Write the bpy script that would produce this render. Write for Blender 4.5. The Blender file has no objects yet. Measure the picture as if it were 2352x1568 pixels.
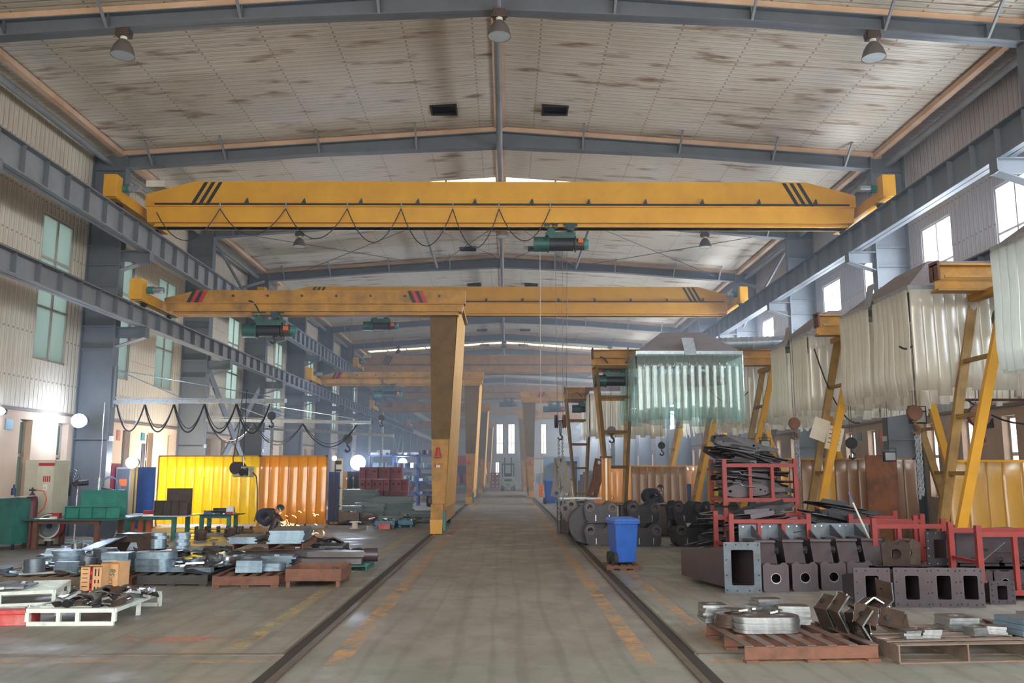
import bpy, bmesh, math, random
from mathutils import Vector, Matrix
random.seed(7)
PI = math.pi
# ------------------------------------------------------------------ camera, world, light, exposure
F = 1980.0
CAM = Vector((0, 0, 1.75))
PITCH = math.atan(296 / F); YAW = -math.atan(13 / F)
sc = bpy.context.scene
cd = bpy.data.cameras.new('camera'); cam = bpy.data.objects.new('camera', cd)
sc.collection.objects.link(cam); sc.camera = cam
cam.location = CAM; cam.rotation_euler = (PI / 2 + PITCH, 0, YAW)
cd.sensor_width = 36; cd.lens = F / 2352 * 36; cd.clip_end = 600; cd.clip_start = 0.05
RM = cam.rotation_euler.to_matrix()
sc.view_settings.view_transform = 'Standard'; sc.view_settings.look = 'None'
sc.view_settings.gamma = 1.0; sc.view_settings.use_curve_mapping = False
sc.view_settings.exposure = 1.22
cy = sc.cycles
cy.max_bounces = 6; cy.diffuse_bounces = 3; cy.glossy_bounces = 3; cy.transmission_bounces = 6
cy.transparent_max_bounces = 12; cy.volume_bounces = 0; cy.caustics_reflective = False; cy.caustics_refractive = False
cy.sample_clamp_indirect = 4.0; cy.use_denoising = True; cy.use_adaptive_sampling = True; cy.adaptive_threshold = 0.035
w = bpy.data.worlds.new('world'); sc.world = w; w.use_nodes = True
bg = w.node_tree.nodes['Background']; bg.inputs[0].default_value = (1.0, 0.975, 0.925, 1); bg.inputs[1].default_value = 2.7

def area(name, loc, rot, sx, sy, power, col, spread=PI):
    l = bpy.data.lights.new(name, 'AREA'); l.shape = 'RECTANGLE'; l.size = sx; l.size_y = sy
    l.energy = power; l.color = col; l.spread = spread
    o = bpy.data.objects.new(name, l); sc.collection.objects.link(o); o.location = loc; o.rotation_euler = rot
    return o

def ray(px, py):
    return RM @ Vector(((px - 1176) / F, (784 - py) / F, -1.0))
def aty(px, py, y):
    d = ray(px, py); return CAM + d * (y / d.y)
def atz(px, py, z=0.0):
    d = ray(px, py); return CAM + d * ((z - CAM.z) / d.z)
def atx(px, py, x):
    d = ray(px, py); return CAM + d * (x / d.x)

# ------------------------------------------------------------------ materials
def lin(c):
    return tuple(((v / 255) / 12.92 if v / 255 <= 0.04045 else ((v / 255 + 0.055) / 1.055) ** 2.4) for v in c)
_m = {}
def mat(name, rgb, rough=0.6, metal=0.0, rgb2=None, scale=3.0, amt=0.5, bump=0.0, stretch=(1, 1, 1), detail=5, spec=0.5):
    if name in _m: return _m[name]
    m = bpy.data.materials.new(name); m.use_nodes = True; _m[name] = m
    nt = m.node_tree; N = nt.nodes; L = nt.links; b = N['Principled BSDF']
    b.inputs['Roughness'].default_value = rough; b.inputs['Metallic'].default_value = metal
    b.inputs['Specular IOR Level'].default_value = spec
    c1 = lin(rgb) + (1,)
    b.inputs['Base Color'].default_value = c1
    tc = N.new('ShaderNodeTexCoord'); mp = N.new('ShaderNodeMapping'); mp.inputs['Scale'].default_value = stretch
    L.new(tc.outputs['Object'], mp.inputs[0])
    nz = N.new('ShaderNodeTexNoise'); nz.inputs['Scale'].default_value = scale; nz.inputs['Detail'].default_value = detail
    nz.inputs['Roughness'].default_value = 0.65
    L.new(mp.outputs[0], nz.inputs['Vector'])
    c2 = (lin(rgb2) + (1,)) if rgb2 else tuple(v * 0.72 for v in c1[:3]) + (1,)
    cr = N.new('ShaderNodeValToRGB'); cr.color_ramp.elements[0].position = 0.5 - 0.22 * (1.2 - amt); cr.color_ramp.elements[1].position = 0.5 + 0.3 * (1.2 - amt) + 0.12
    cr.color_ramp.elements[0].color = c1; cr.color_ramp.elements[1].color = c2
    L.new(nz.outputs['Fac'], cr.inputs[0]); L.new(cr.outputs[0], b.inputs['Base Color'])
    if bump:
        bp = N.new('ShaderNodeBump'); bp.inputs['Strength'].default_value = bump; bp.inputs['Distance'].default_value = 0.02
        L.new(nz.outputs['Fac'], bp.inputs['Height']); L.new(bp.outputs[0], b.inputs['Normal'])
    return m
def math_node(nt, op, a, b=None, c=None):
    n = nt.nodes.new('ShaderNodeMath'); n.operation = op
    for i, v in enumerate((a, b, c)):
        if v is None: continue
        if isinstance(v, (int, float)): n.inputs[i].default_value = v
        else: nt.links.new(v, n.inputs[i])
    return n.outputs[0]
def mix_rgb(nt, fac, a, b):
    n = nt.nodes.new('ShaderNodeMix'); n.data_type = 'RGBA'
    if isinstance(fac, (int, float)): n.inputs[0].default_value = fac
    else: nt.links.new(fac, n.inputs[0])
    for i, v in ((6, a), (7, b)):
        if isinstance(v, tuple): n.inputs[i].default_value = v
        else: nt.links.new(v, n.inputs[i])
    return n.outputs[2]
def noise(nt, vec, scale, detail=4, rough=0.6):
    n = nt.nodes.new('ShaderNodeTexNoise'); n.inputs['Scale'].default_value = scale; n.inputs['Detail'].default_value = detail
    n.inputs['Roughness'].default_value = rough; nt.links.new(vec, n.inputs['Vector']); return n.outputs['Fac']
def mapping(nt, vec, scale=(1, 1, 1), loc=(0, 0, 0)):
    n = nt.nodes.new('ShaderNodeMapping'); n.inputs['Scale'].default_value = scale; n.inputs['Location'].default_value = loc
    nt.links.new(vec, n.inputs[0]); return n.outputs[0]
def ramp(nt, fac, p0, p1):
    n = nt.nodes.new('ShaderNodeMapRange'); n.inputs[1].default_value = p0; n.inputs[2].default_value = p1
    nt.links.new(fac, n.inputs[0]); return n.outputs[0]
def emit(name, rgb, strength):
    m = bpy.data.materials.new(name); m.use_nodes = True; nt = m.node_tree
    e = nt.nodes.new('ShaderNodeEmission'); e.inputs[0].default_value = lin(rgb) + (1,); e.inputs[1].default_value = strength
    nt.links.new(e.outputs[0], nt.nodes['Material Output'].inputs[0]); return m

def sheet_material(name, rgb, axis, period, rust_amt, seam_axis, seam, rgbrust=(118, 82, 42)):
    """ribbed sheet metal: ribs vary along AXIS, screw lines every SEAM metres along SEAM_AXIS"""
    m = bpy.data.materials.new(name); m.use_nodes = True; nt = m.node_tree; b = nt.nodes['Principled BSDF']
    tc = nt.nodes.new('ShaderNodeTexCoord'); sep = nt.nodes.new('ShaderNodeSeparateXYZ'); nt.links.new(tc.outputs['Object'], sep.inputs[0])
    A = sep.outputs[axis]; S = sep.outputs[seam_axis]
    ph = math_node(nt, 'FRACT', math_node(nt, 'DIVIDE', A, period))
    tri = math_node(nt, 'ABSOLUTE', math_node(nt, 'SUBTRACT', ph, 0.5))          # 0 at rib centre
    rib = ramp(nt, tri, 0.10, 0.2)
    edge = math_node(nt, 'SUBTRACT', 1.0, ramp(nt, math_node(nt, 'ABSOLUTE', math_node(nt, 'SUBTRACT', tri, 0.2)), 0.0, 0.09))
    st = [0.5, 0.5, 0.5]; st[axis] = 1.7
    if axis == 2: st = [.3, .3, .3]
    n1 = noise(nt, mapping(nt, tc.outputs['Object'], tuple(st)), 1.55, 3, 0.5)
    spots = ramp(nt, n1, 0.57, 0.72)
    st2 = [0.12, 0.12, 0.12]; st2[axis] = 5.0
    n2 = ramp(nt, noise(nt, mapping(nt, tc.outputs['Object'], tuple(st2), (3, 1, 7)), 1.3, 2, 0.5), 0.68, 0.73)
    n3 = ramp(nt, noise(nt, tc.outputs['Object'], 0.35, 3), 0.35, 0.75)
    seamph = math_node(nt, 'ABSOLUTE', math_node(nt, 'SUBTRACT', math_node(nt, 'FRACT', math_node(nt, 'DIVIDE', S, seam)), 0.5))
    sm = math_node(nt, 'LESS_THAN', seamph, 0.022 / seam)
    dash = math_node(nt, 'GREATER_THAN', tri, 0.33)
    dots = math_node(nt, 'MULTIPLY', sm, dash)
    rust = math_node(nt, 'MULTIPLY', math_node(nt, 'ADD', spots, math_node(nt, 'MULTIPLY', n2, 0.7)), rust_amt)
    rust = math_node(nt, 'MINIMUM', rust, 0.85)
    c = lin(rgb) + (1,)
    base = mix_rgb(nt, n3, c, tuple(v * f for v, f in zip(c[:3], (0.86, 0.80, 0.72))) + (1,))
    base = mix_rgb(nt, math_node(nt, 'MULTIPLY', edge, 0.6), base, tuple(v * 0.45 for v in c[:3]) + (1,))
    base = mix_rgb(nt, rust, base, lin(rgbrust) + (1,))
    base = mix_rgb(nt, math_node(nt, 'MULTIPLY', dots, 0.75), base, lin((105, 72, 42)) + (1,))
    nt.links.new(base, b.inputs['Base Color']); b.inputs['Roughness'].default_value = 0.5
    bp = nt.nodes.new('ShaderNodeBump'); bp.inputs['Strength'].default_value = 0.7; bp.inputs['Distance'].default_value = 0.03
    nt.links.new(rib, bp.inputs['Height']); nt.links.new(bp.outputs[0], b.inputs['Normal'])
    return m

GREY = mat('grey_steel', (102, 107, 114), 0.55, 0, (88, 92, 98), 1.2, .6)
GREYL = mat('light_grey_steel', (128, 131, 135), 0.5, 0, (110, 108, 106), 1.5, .6)
REDRAIL = mat('rail_rust', (96, 50, 42), 0.7, 0, (70, 40, 34), 6)
CREAM = mat('cream_trim', (214, 180, 150), 0.5, 0, (178, 132, 98), 1.0, .6)
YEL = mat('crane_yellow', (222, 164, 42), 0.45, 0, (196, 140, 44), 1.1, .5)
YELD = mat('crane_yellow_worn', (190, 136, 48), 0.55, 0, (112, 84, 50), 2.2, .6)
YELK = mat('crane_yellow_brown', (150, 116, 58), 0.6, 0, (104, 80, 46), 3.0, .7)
YELB = mat('crane_leg_shade_dust', (112, 88, 52), 0.85, 0, (88, 68, 42), 3.0, .8)  # dusty brown with the shade of the leg's front painted in
BLACK = mat('black_paint', (34, 34, 40), 0.5)
REDP = mat('red_paint', (186, 44, 42), 0.5)
REDR = mat('rack_red', (148, 54, 52), 0.5, 0, (118, 48, 46), 5)
GREEN = mat('hoist_green', (40, 92, 84), 0.45, 0, (28, 58, 56), 6, .7)
DGREEN = mat('dark_green', (34, 62, 64), 0.5, 0, (20, 34, 38), 8, .8)
TEAL = mat('teal_paint', (52, 122, 112), 0.5, 0, (36, 82, 80), 6, .7)
ORANGE = mat('orange_paint', (210, 100, 40), 0.5)
DSTEEL = mat('dark_steel', (56, 55, 60), 0.38, 0.4, (36, 34, 37), 5, .8, .1)
DSTEEL2 = mat('violet_steel', (80, 74, 82), 0.38, 0.35, (72, 56, 52), 2.5, .7, .1)
MSTEEL = mat('mill_steel', (92, 106, 118), 0.36, 0.45, (80, 70, 66), 5, .7, .08)
BSTEEL = mat('bright_cut_steel', (196, 204, 210), 0.25, 0.9, (150, 152, 150), 12, .6)
BROWN = mat('brown_steel', (84, 68, 60), 0.45, 0.25, (54, 45, 42), 6, .7, .1)
RUST = mat('rusty_iron', (112, 74, 58), 0.8, 0, (80, 56, 46), 6, .8, .15)
RUSTO = mat('orange_rust', (118, 80, 64), 0.8, 0, (88, 62, 52), 6, .8, .15)
GALV = mat('galvanised', (176, 184, 190), 0.32, 0.6, (140, 148, 156), 10, .7)
HOOD = mat('hood_grey', (132, 124, 128), 0.55, 0.1, (110, 102, 104), 3)
WHITEP = mat('white_paint', (216, 226, 218), 0.5, 0, (176, 184, 176), 8)
WOOD = mat('grey_wood', (112, 98, 84), 0.85, 0, (80, 68, 58), 8, .7, .1, (6, 1, 1))
WOODY = mat('new_wood', (206, 166, 112), 0.8, 0, (170, 128, 84), 8)
CARD = mat('cardboard', (216, 170, 124), 0.85, 0, (194, 150, 106), 4)
CABLE = mat('black_cable', (40, 38, 42), 0.6)
ROPE = mat('wire_rope', (96, 90, 92), 0.5, 0.3)
ROPEL = mat('light_rope', (176, 170, 168), 0.5, 0.2)
BLUE = mat('bin_blue', (38, 92, 178), 0.4, 0, (32, 76, 150), 5)
BLUED = mat('dark_blue', (34, 58, 104), 0.5)
RUBBER = mat('rubber', (42, 44, 46), 0.8)
PLASTW = mat('off_white', (214, 210, 198), 0.5)
PAPER = mat('paper', (232, 232, 232), 0.8)

# ------------------------------------------------------------------ mesh helpers
class MB:
    def __init__(s): s.v = []; s.f = []
    def add(s, vs, fs):
        n = len(s.v); s.v += [Vector(v) for v in vs]; s.f += [tuple(i + n for i in f) for f in fs]; return s
    def box(s, x0, x1, y0, y1, z0, z1, M=None):
        vs = [Vector(p) for p in ((x0, y0, z0), (x1, y0, z0), (x1, y1, z0), (x0, y1, z0), (x0, y0, z1), (x1, y0, z1), (x1, y1, z1), (x0, y1, z1))]
        if M is not None: vs = [M @ v for v in vs]
        return s.add(vs, ((3, 2, 1, 0), (4, 5, 6, 7), (0, 1, 5, 4), (1, 2, 6, 5), (2, 3, 7, 6), (3, 0, 4, 7)))
    def cbox(s, c, sz, M=None):
        return s.box(c[0] - sz[0] / 2, c[0] + sz[0] / 2, c[1] - sz[1] / 2, c[1] + sz[1] / 2, c[2] - sz[2] / 2, c[2] + sz[2] / 2, M)
    def bar(s, a, b, w, h=None, up=(0, 0, 1), taper=1.0):
        """box section bar from a to b, w across, h along up"""
        a = Vector(a); b = Vector(b); h = h or w; d = (b - a).normalized(); u = Vector(up)
        if abs(d.dot(u)) > 0.98: u = Vector((0, 1, 0))
        sx = d.cross(u).normalized(); sz = sx.cross(d).normalized(); vs = []
        for p, k in ((a, 1.0), (b, taper)):
            for i, j in ((-1, -1), (1, -1), (1, 1), (-1, 1)): vs.append(p + sx * (i * w / 2 * k) + sz * (j * h / 2 * k))
        return s.add(vs, ((3, 2, 1, 0), (4, 5, 6, 7), (0, 1, 5, 4), (1, 2, 6, 5), (2, 3, 7, 6), (3, 0, 4, 7)))
    def cyl(s, a, b, r, n=12, r2=None, cap=True):
        a = Vector(a); b = Vector(b); r2 = r if r2 is None else r2; d = (b - a).normalized()
        u = Vector((0, 0, 1)) if abs(d.z) < 0.9 else Vector((1, 0, 0)); x = d.cross(u).normalized(); y = d.cross(x)
        vs = []; fs = []
        for p, rr in ((a, r), (b, r2)):
            for i in range(n):
                t = 2 * PI * i / n; vs.append(p + x * (rr * math.cos(t)) + y * (rr * math.sin(t)))
        for i in range(n): fs.append((i, (i + 1) % n, n + (i + 1) % n, n + i))
        if cap: fs += [tuple(range(n))[::-1], tuple(range(n, 2 * n))]
        return s.add(vs, fs)
    def tube(s, pts, r, n=6):
        pts = [Vector(p) for p in pts]; N = len(pts); vs = []; fs = []; px = None
        for k, p in enumerate(pts):
            d = (pts[min(k + 1, N - 1)] - pts[max(k - 1, 0)]).normalized()
            if px is None: px = d.cross(Vector((0, 0, 1)) if abs(d.z) < .9 else Vector((1, 0, 0))).normalized()
            px = (px - d * px.dot(d)).normalized(); py = d.cross(px)
            rr = r[k] if isinstance(r, (list, tuple)) else r
            for i in range(n):
                t = 2 * PI * i / n; vs.append(p + px * (rr * math.cos(t)) + py * (rr * math.sin(t)))
        for k in range(N - 1):
            for i in range(n): fs.append((k * n + i, k * n + (i + 1) % n, (k + 1) * n + (i + 1) % n, (k + 1) * n + i))
        fs += [tuple(range(n))[::-1], tuple(range((N - 1) * n, N * n))]
        return s.add(vs, fs)
    def lathe(s, prof, n=20, M=None, close=False):
        vs = []; fs = []; K = len(prof)
        for r, z in prof:
            for i in range(n):
                t = 2 * PI * i / n; v = Vector((r * math.cos(t), r * math.sin(t), z)); vs.append(M @ v if M is not None else v)
        for k in range(K - 1):
            for i in range(n): fs.append((k * n + i, k * n + (i + 1) % n, (k + 1) * n + (i + 1) % n, (k + 1) * n + i))
        if close: fs += [tuple(range(n))[::-1], tuple(range((K - 1) * n, K * n))]
        return s.add(vs, fs)
    def prism(s, poly, h0, h1, plane='xz', M=None):
        """poly: 2D outline; extruded between h0 and h1 on the third axis"""
        n = len(poly); vs = []
        for h in (h0, h1):
            for a, b in poly:
                v = {'xz': Vector((a, h, b)), 'yz': Vector((h, a, b)), 'xy': Vector((a, b, h))}[plane]
                vs.append(M @ v if M is not None else v)
        fs = [tuple(range(n))[::-1], tuple(range(n, 2 * n))] + [(i, (i + 1) % n, n + (i + 1) % n, n + i) for i in range(n)]
        return s.add(vs, fs)
    def plate(s, outer, holes, h0, h1, plane='xz', M=None):
        """plate with holes, via a filled bmesh"""
        bm = bmesh.new(); es = []
        for loop in [outer] + list(holes):
            vv = [bm.verts.new((a, b, 0)) for a, b in loop]
            for i in range(len(vv)): es.append(bm.edges.new((vv[i], vv[(i + 1) % len(vv)])))
        bmesh.ops.triangle_fill(bm, use_beauty=True, use_dissolve=False, edges=es)
        bm.verts.index_update(); n = len(bm.verts)
        P = [(v.co.x, v.co.y) for v in bm.verts]; T = [tuple(v.index for v in f.verts) for f in bm.faces]; bm.free()
        def mk(a, b, h):
            v = {'xz': Vector((a, h, b)), 'yz': Vector((h, a, b)), 'xy': Vector((a, b, h))}[plane]
            return M @ v if M is not None else v
        vs = [mk(a, b, h0) for a, b in P] + [mk(a, b, h1) for a, b in P]
        fs = [t[::-1] for t in T] + [tuple(i + n for i in t) for t in T]; k = 0
        for loop in [outer] + list(holes):
            m = len(loop)
            for i in range(m): a = k + i; b = k + (i + 1) % m; fs.append((a, b, b + n, a + n))
            k += m
        return s.add(vs, fs)
    def build(s, name, m, parent=None, smooth=False, bevel=0.0, loc=None):
        me = bpy.data.meshes.new(name); me.from_pydata([tuple(v) for v in s.v], [], s.f); me.update()
        bm = bmesh.new(); bm.from_mesh(me); bmesh.ops.recalc_face_normals(bm, faces=bm.faces[:]); bm.to_mesh(me); bm.free()
        if m: me.materials.append(m)
        o = bpy.data.objects.new(name, me); sc.collection.objects.link(o)
        if parent: o.parent = parent
        if loc: o.location = loc
        if smooth:
            for p in me.polygons: p.use_smooth = True
            if smooth != 'all':
                me.set_sharp_from_angle(angle=math.radians(38))
        if bevel:
            md = o.modifiers.new('b', 'BEVEL'); md.width = bevel; md.segments = 2; md.limit_method = 'ANGLE'
        return o
def circ(cx, cy, r, n=16, a0=0.0): return [(cx + r * math.cos(a0 + 2 * PI * i / n), cy + r * math.sin(a0 + 2 * PI * i / n)) for i in range(n)]
def rect(x0, x1, y0, y1): return [(x0, y0), (x1, y0), (x1, y1), (x0, y1)]
def rrect(x0, x1, y0, y1, r, n=4):
    out = []
    for cx, cy, a in ((x1 - r, y0 + r, -PI / 2), (x1 - r, y1 - r, 0), (x0 + r, y1 - r, PI / 2), (x0 + r, y0 + r, PI)):
        out += [(cx + r * math.cos(a + PI / 2 * i / n), cy + r * math.sin(a + PI / 2 * i / n)) for i in range(n + 1)]
    return out
def thing(name, label, cat, loc=(0, 0, 0), rz=0.0, group=None):
    o = bpy.data.objects.new(name, None); sc.collection.objects.link(o); o.location = loc; o.rotation_euler = (0, 0, rz)
    o.empty_display_size = 0.1; o['label'] = label; o['category'] = cat
    if group: o['group'] = group
    return o
def tag(o, label, cat, group=None, kind=None):
    o['label'] = label
    if cat: o['category'] = cat
    if group: o['group'] = group
    if kind: o['kind'] = kind
    return o
def struct(o, label=None):
    o['kind'] = 'structure'
    if label: o['label'] = label
    return o
def dup(root, loc, rz=0.0, label=None, group=None, scale=None, rot=None):
    r = root.copy(); sc.collection.objects.link(r); r.location = loc; r.rotation_euler = rot or (0, 0, rz)
    if scale: r.scale = scale if hasattr(scale, '__len__') else (scale,) * 3
    if label: r['label'] = label
    if group: r['group'] = group
    for ch in list(root.children):
        c = ch.copy(); sc.collection.objects.link(c); c.parent = r
        for g in ch.children:
            d = g.copy(); sc.collection.objects.link(d); d.parent = c
    return r
def text(s, size, m, parent, loc, rot, ext=0.002, name='lettering', align='CENTER'):
    c = bpy.data.curves.new(name, 'FONT'); c.body = s; c.size = size; c.extrude = ext; c.align_x = align; c.align_y = 'CENTER'
    tmp = bpy.data.objects.new('tmp', c); sc.collection.objects.link(tmp); bpy.context.view_layer.update()
    me = bpy.data.meshes.new_from_object(tmp.evaluated_get(bpy.context.evaluated_depsgraph_get())); bpy.data.objects.remove(tmp)
    me.materials.clear(); me.materials.append(m)
    o = bpy.data.objects.new(name, me); sc.collection.objects.link(o); o.parent = parent
    o.location = loc; o.rotation_euler = rot; return o
def sag(a, b, drop, n=10):
    a = Vector(a); b = Vector(b); return [a.lerp(b, i / n) + Vector((0, 0, -drop * 4 * (i / n) * (1 - i / n))) for i in range(n + 1)]
# ------------------------------------------------------------------ the building
XL, XR, XC = -11.9, 11.5, -0.2
Y0, Y1 = -4.0, 151.5
FR = [16.5 + 7.5 * k for k in range(-2, 18)]
Z_EAVE, Z_RIDGE = 10.88, 11.66
def roofz(x): return Z_RIDGE - (Z_RIDGE - Z_EAVE) * abs(x - XC) / 11.0
# floor
def floor_material():
    m = bpy.data.materials.new('concrete_floor'); m.use_nodes = True; nt = m.node_tree; b = nt.nodes['Principled BSDF']
    tc = nt.nodes.new('ShaderNodeTexCoord'); O = tc.outputs['Object']
    n1 = noise(nt, O, 0.45, 6, 0.65); n2 = noise(nt, mapping(nt, O, (1, .45, 1)), 2.2, 6, 0.7); n3 = noise(nt, O, 30, 3, .6)
    g = mix_rgb(nt, ramp(nt, n1, .35, .68), lin((138, 133, 124)) + (1,), lin((118, 112, 105)) + (1,))
    g = mix_rgb(nt, math_node(nt, 'MULTIPLY', ramp(nt, n2, .46, .72), .62), g, lin((94, 84, 76)) + (1,))
    sep = nt.nodes.new('ShaderNodeSeparateXYZ'); nt.links.new(O, sep.inputs[0])
    near = math_node(nt, 'SUBTRACT', 1.0, ramp(nt, math_node(nt, 'ADD', sep.outputs[1], math_node(nt, 'MULTIPLY', n2, 1.5)), 8.6, 9.9))
    patch = math_node(nt, 'MULTIPLY', near, ramp(nt, noise(nt, mapping(nt, O, (1, 1, 1), (4, 2, 0)), 1.1, 6, .7), .5, .62))
    g = mix_rgb(nt, math_node(nt, 'MULTIPLY', patch, .6), g, lin((98, 114, 100)) + (1,))
    g = mix_rgb(nt, math_node(nt, 'MULTIPLY', near, .25), g, lin((126, 132, 120)) + (1,))
    g = mix_rgb(nt, math_node(nt, 'MULTIPLY', ramp(nt, n3, .5, .7), .25), g, lin((140, 132, 120)) + (1,))
    # tyre tracks down the aisle
    w2 = nt.nodes.new('ShaderNodeTexWave'); w2.inputs['Scale'].default_value = .9; w2.inputs['Distortion'].default_value = 9; w2.inputs['Detail'].default_value = 3
    nt.links.new(mapping(nt, O, (1, .10, 1)), w2.inputs['Vector'])
    tr = ramp(nt, w2.outputs['Fac'], .84, .97)
    g = mix_rgb(nt, math_node(nt, 'MULTIPLY', tr, .22), g, lin((74, 68, 64)) + (1,))
    nt.links.new(g, b.inputs['Base Color'])
    wet = ramp(nt, noise(nt, mapping(nt, O, (1, 1, 1), (9, 3, 0)), .9, 4, .6), .48, .66)
    rr = nt.nodes.new('ShaderNodeMapRange'); nt.links.new(wet, rr.inputs[0]); rr.inputs[3].default_value = .62; rr.inputs[4].default_value = .34
    nt.links.new(rr.outputs[0], b.inputs['Roughness'])
    bp = nt.nodes.new('ShaderNodeBump'); bp.inputs['Strength'].default_value = .25; bp.inputs['Distance'].default_value = .01
    nt.links.new(n2, bp.inputs['Height']); nt.links.new(bp.outputs[0], b.inputs['Normal'])
    return m
struct(MB().box(XL - .4, XR + .4, Y0 - 20, Y1 + 1, -.3, 0).build('floor', floor_material()))
# floor rails with their gutters
SLATE = mat('rail_steel', (112, 100, 90), .45, .4, (80, 68, 60), 6); DARKG = mat('gutter_dark', (52, 46, 42), .8)
for x, nm in ((-1.957, 'left'), (1.654, 'right')):
    s = -1 if x < 0 else 1
    t = thing('floor_rail', f'steel crane rail set in the floor along the {nm} edge of the aisle', 'rail', (x, 0, 0), 0, 'floor rails')
    MB().box(-.035, .035, 5, 148, 0, .022).build('rail_head', SLATE, t)
    MB().box(min(s*.04, s*.16), max(s*.04, s*.16), 5, 148, .001, .004).build('gutter', DARKG, t)
    MB().box(min(s*.16, s*.19), max(s*.16, s*.19), 8.65, 148, 0, .014).build('edge_angle', SLATE, t)
# worn floor paint
def worn(name, rgb, thr):
    m = bpy.data.materials.new(name); m.use_nodes = True; nt = m.node_tree; b = nt.nodes['Principled BSDF']
    b.inputs['Base Color'].default_value = lin(rgb) + (1,); b.inputs['Roughness'].default_value = .6
    tc = nt.nodes.new('ShaderNodeTexCoord'); n = noise(nt, tc.outputs['Object'], 2.6, 6, .75)
    nt.links.new(math_node(nt, 'MULTIPLY', ramp(nt, n, thr, thr + .16), .62), b.inputs['Alpha']); return m
WO = worn('worn_orange_paint', (206, 158, 112), .42); WY = worn('worn_yellow_paint', (190, 168, 116), .40); WR = worn('worn_red_paint', (200, 134, 112), .44)
def marking(x0, x1, y0, y1, m, label, z=.003):
    tag(MB().add([(x0, y0, z), (x1, y0, z), (x1, y1, z), (x0, y1, z)], ((0, 1, 2, 3),)).build('floor_marking', m), label, 'floor marking')
marking(-1.66, -1.46, 8.2, 60, WO, 'worn orange line painted in the aisle beside its left rail')
marking(1.20, 1.38, 8.2, 60, WO, 'worn orange line painted in the aisle beside its right rail')
marking(-2.75, -2.58, 8.9, 26, WY, 'faded yellow line on the workshop floor outside the left aisle rail')
marking(2.08, 2.22, 8.8, 24, WO, 'worn orange line on the workshop floor outside the right aisle rail')
marking(-11, -2.1, 8.28, 8.40, WO, 'thin worn orange line crossing the front of the left workshop floor')
marking(1.9, 11.2, 8.26, 8.40, WO, 'thin worn orange line crossing the front of the right workshop floor')
marking(-4.1, -2.6, 9.25, 9.6, WR, 'faded red painted patch where the yellow line starts')
for x0, x1, nm in ((-11.8, -2.12, 'left'), (1.84, 11.4, 'right')):
    tag(MB().box(x0, x1, 8.60, 8.65, 0, .012).build('floor_edge_strip', SLATE), f'steel edge strip across the front of the {nm} workshop floor', 'edge strip')
# walls with openings
def wall(name, X, th, z0, z1, holes, m, y0=Y0, y1=Y1):
    ys = sorted({y0, y1, *[h[0] for h in holes], *[h[1] for h in holes]}); mb = MB()
    for a, b in zip(ys[:-1], ys[1:]):
        mid = (a + b) / 2; hz = sorted((h[2], h[3]) for h in holes if h[0] < mid < h[1]); z = z0
        for p, q in hz:
            if p > z: mb.box(min(X, X + th), max(X, X + th), a, b, z, p)
            z = q
        if z < z1: mb.box(min(X, X + th), max(X, X + th), a, b, z, z1)
    return struct(mb.build(name, m))
SH_L = sheet_material('wall_sheet_left', (208, 198, 180), 1, .2, .16, 2, 1.15)
SH_R = sheet_material('wall_sheet_right', (176, 170, 170), 1, .2, .16, 2, 1.15)
PLA = mat('plaster', (214, 190, 166), .85, 0, (196, 164, 138), .8, .5)
PLAR = mat('plaster_dirty', (176, 154, 134), .85, 0, (142, 120, 104), .9, .5)
ROOF = sheet_material('roof_sheet', (206, 198, 184), 1, .2, .95, 0, 1.55)
up = []; lo = []
for fy in FR:
    for a in (1.4, 5.0): up.append((fy + a + .05, fy + a + 1.65, 4.54, 8.35))
    for a in (1.1, 2.95, 4.75, 6.55): lo.append((fy + a, fy + a + .55, 1.05, 3.0))
ROLL = (39.6, 43.8)
lo_l = [h for h in lo if not (ROLL[0] - .3 < h[0] < ROLL[1] + .1)] + [(ROLL[0], ROLL[1], 0, 3.24)]
up_l = [h for h in up if not (ROLL[0] - .6 < h[0] < ROLL[1] + .2)] + [(ROLL[0], ROLL[1], 3.24, 4.6)]
wall('wall_left_upper', XL, -.12, 3.24, 11.0, up_l, SH_L)
wall('wall_left_lower', XL, -.30, 0, 3.24, lo_l, PLA)
wall('wall_right_upper', XR, .12, 3.24, 11.0, up, SH_R)
wall('wall_right_lower', XR, .30, 0, 3.24, lo, PLAR)
DTRIM = mat('drip_trim', (120, 104, 92), .7)
struct(MB().box(XL, XL + .05, Y0, Y1, 3.20, 3.27).build('trim_1', DTRIM)); struct(MB().box(XR - .05, XR, Y0, Y1, 3.20, 3.27).build('trim_2', DTRIM))
# far end wall
ENDW = mat('end_wall', (216, 214, 208), .7, 0, (196, 190, 182), .5)
eh = [(-1.75, -.55, 4.6, 9.8), (.3, 1.5, 4.6, 9.8), (2.35, 3.55, 4.6, 9.8), (-3.9, -3.2, 1.0, 3.2), (-1.9, -1.2, 1.0, 3.2), (6, 7, 4.6, 9.8), (-7, -6, 4.6, 9.8)]
ys = sorted({XL, XR, *[h[0] for h in eh], *[h[1] for h in eh]}); mb = MB()
for a, b in zip(ys[:-1], ys[1:]):
    mid = (a + b) / 2; z = 0
    for p, q in sorted((h[2], h[3]) for h in eh if h[0] < mid < h[1]):
        mb.box(a, b, Y1, Y1 + .2, z, p); z = q
    mb.box(a, b, Y1, Y1 + .2, z, 11.7)
struct(mb.build('wall_back', ENDW))
struct(MB().box(XL, XR, Y1 - .06, Y1, 3.2, 3.28).box(XL, XR, Y1 - .06, Y1, 6.4, 6.46).build('trim_3', DTRIM))
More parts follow.
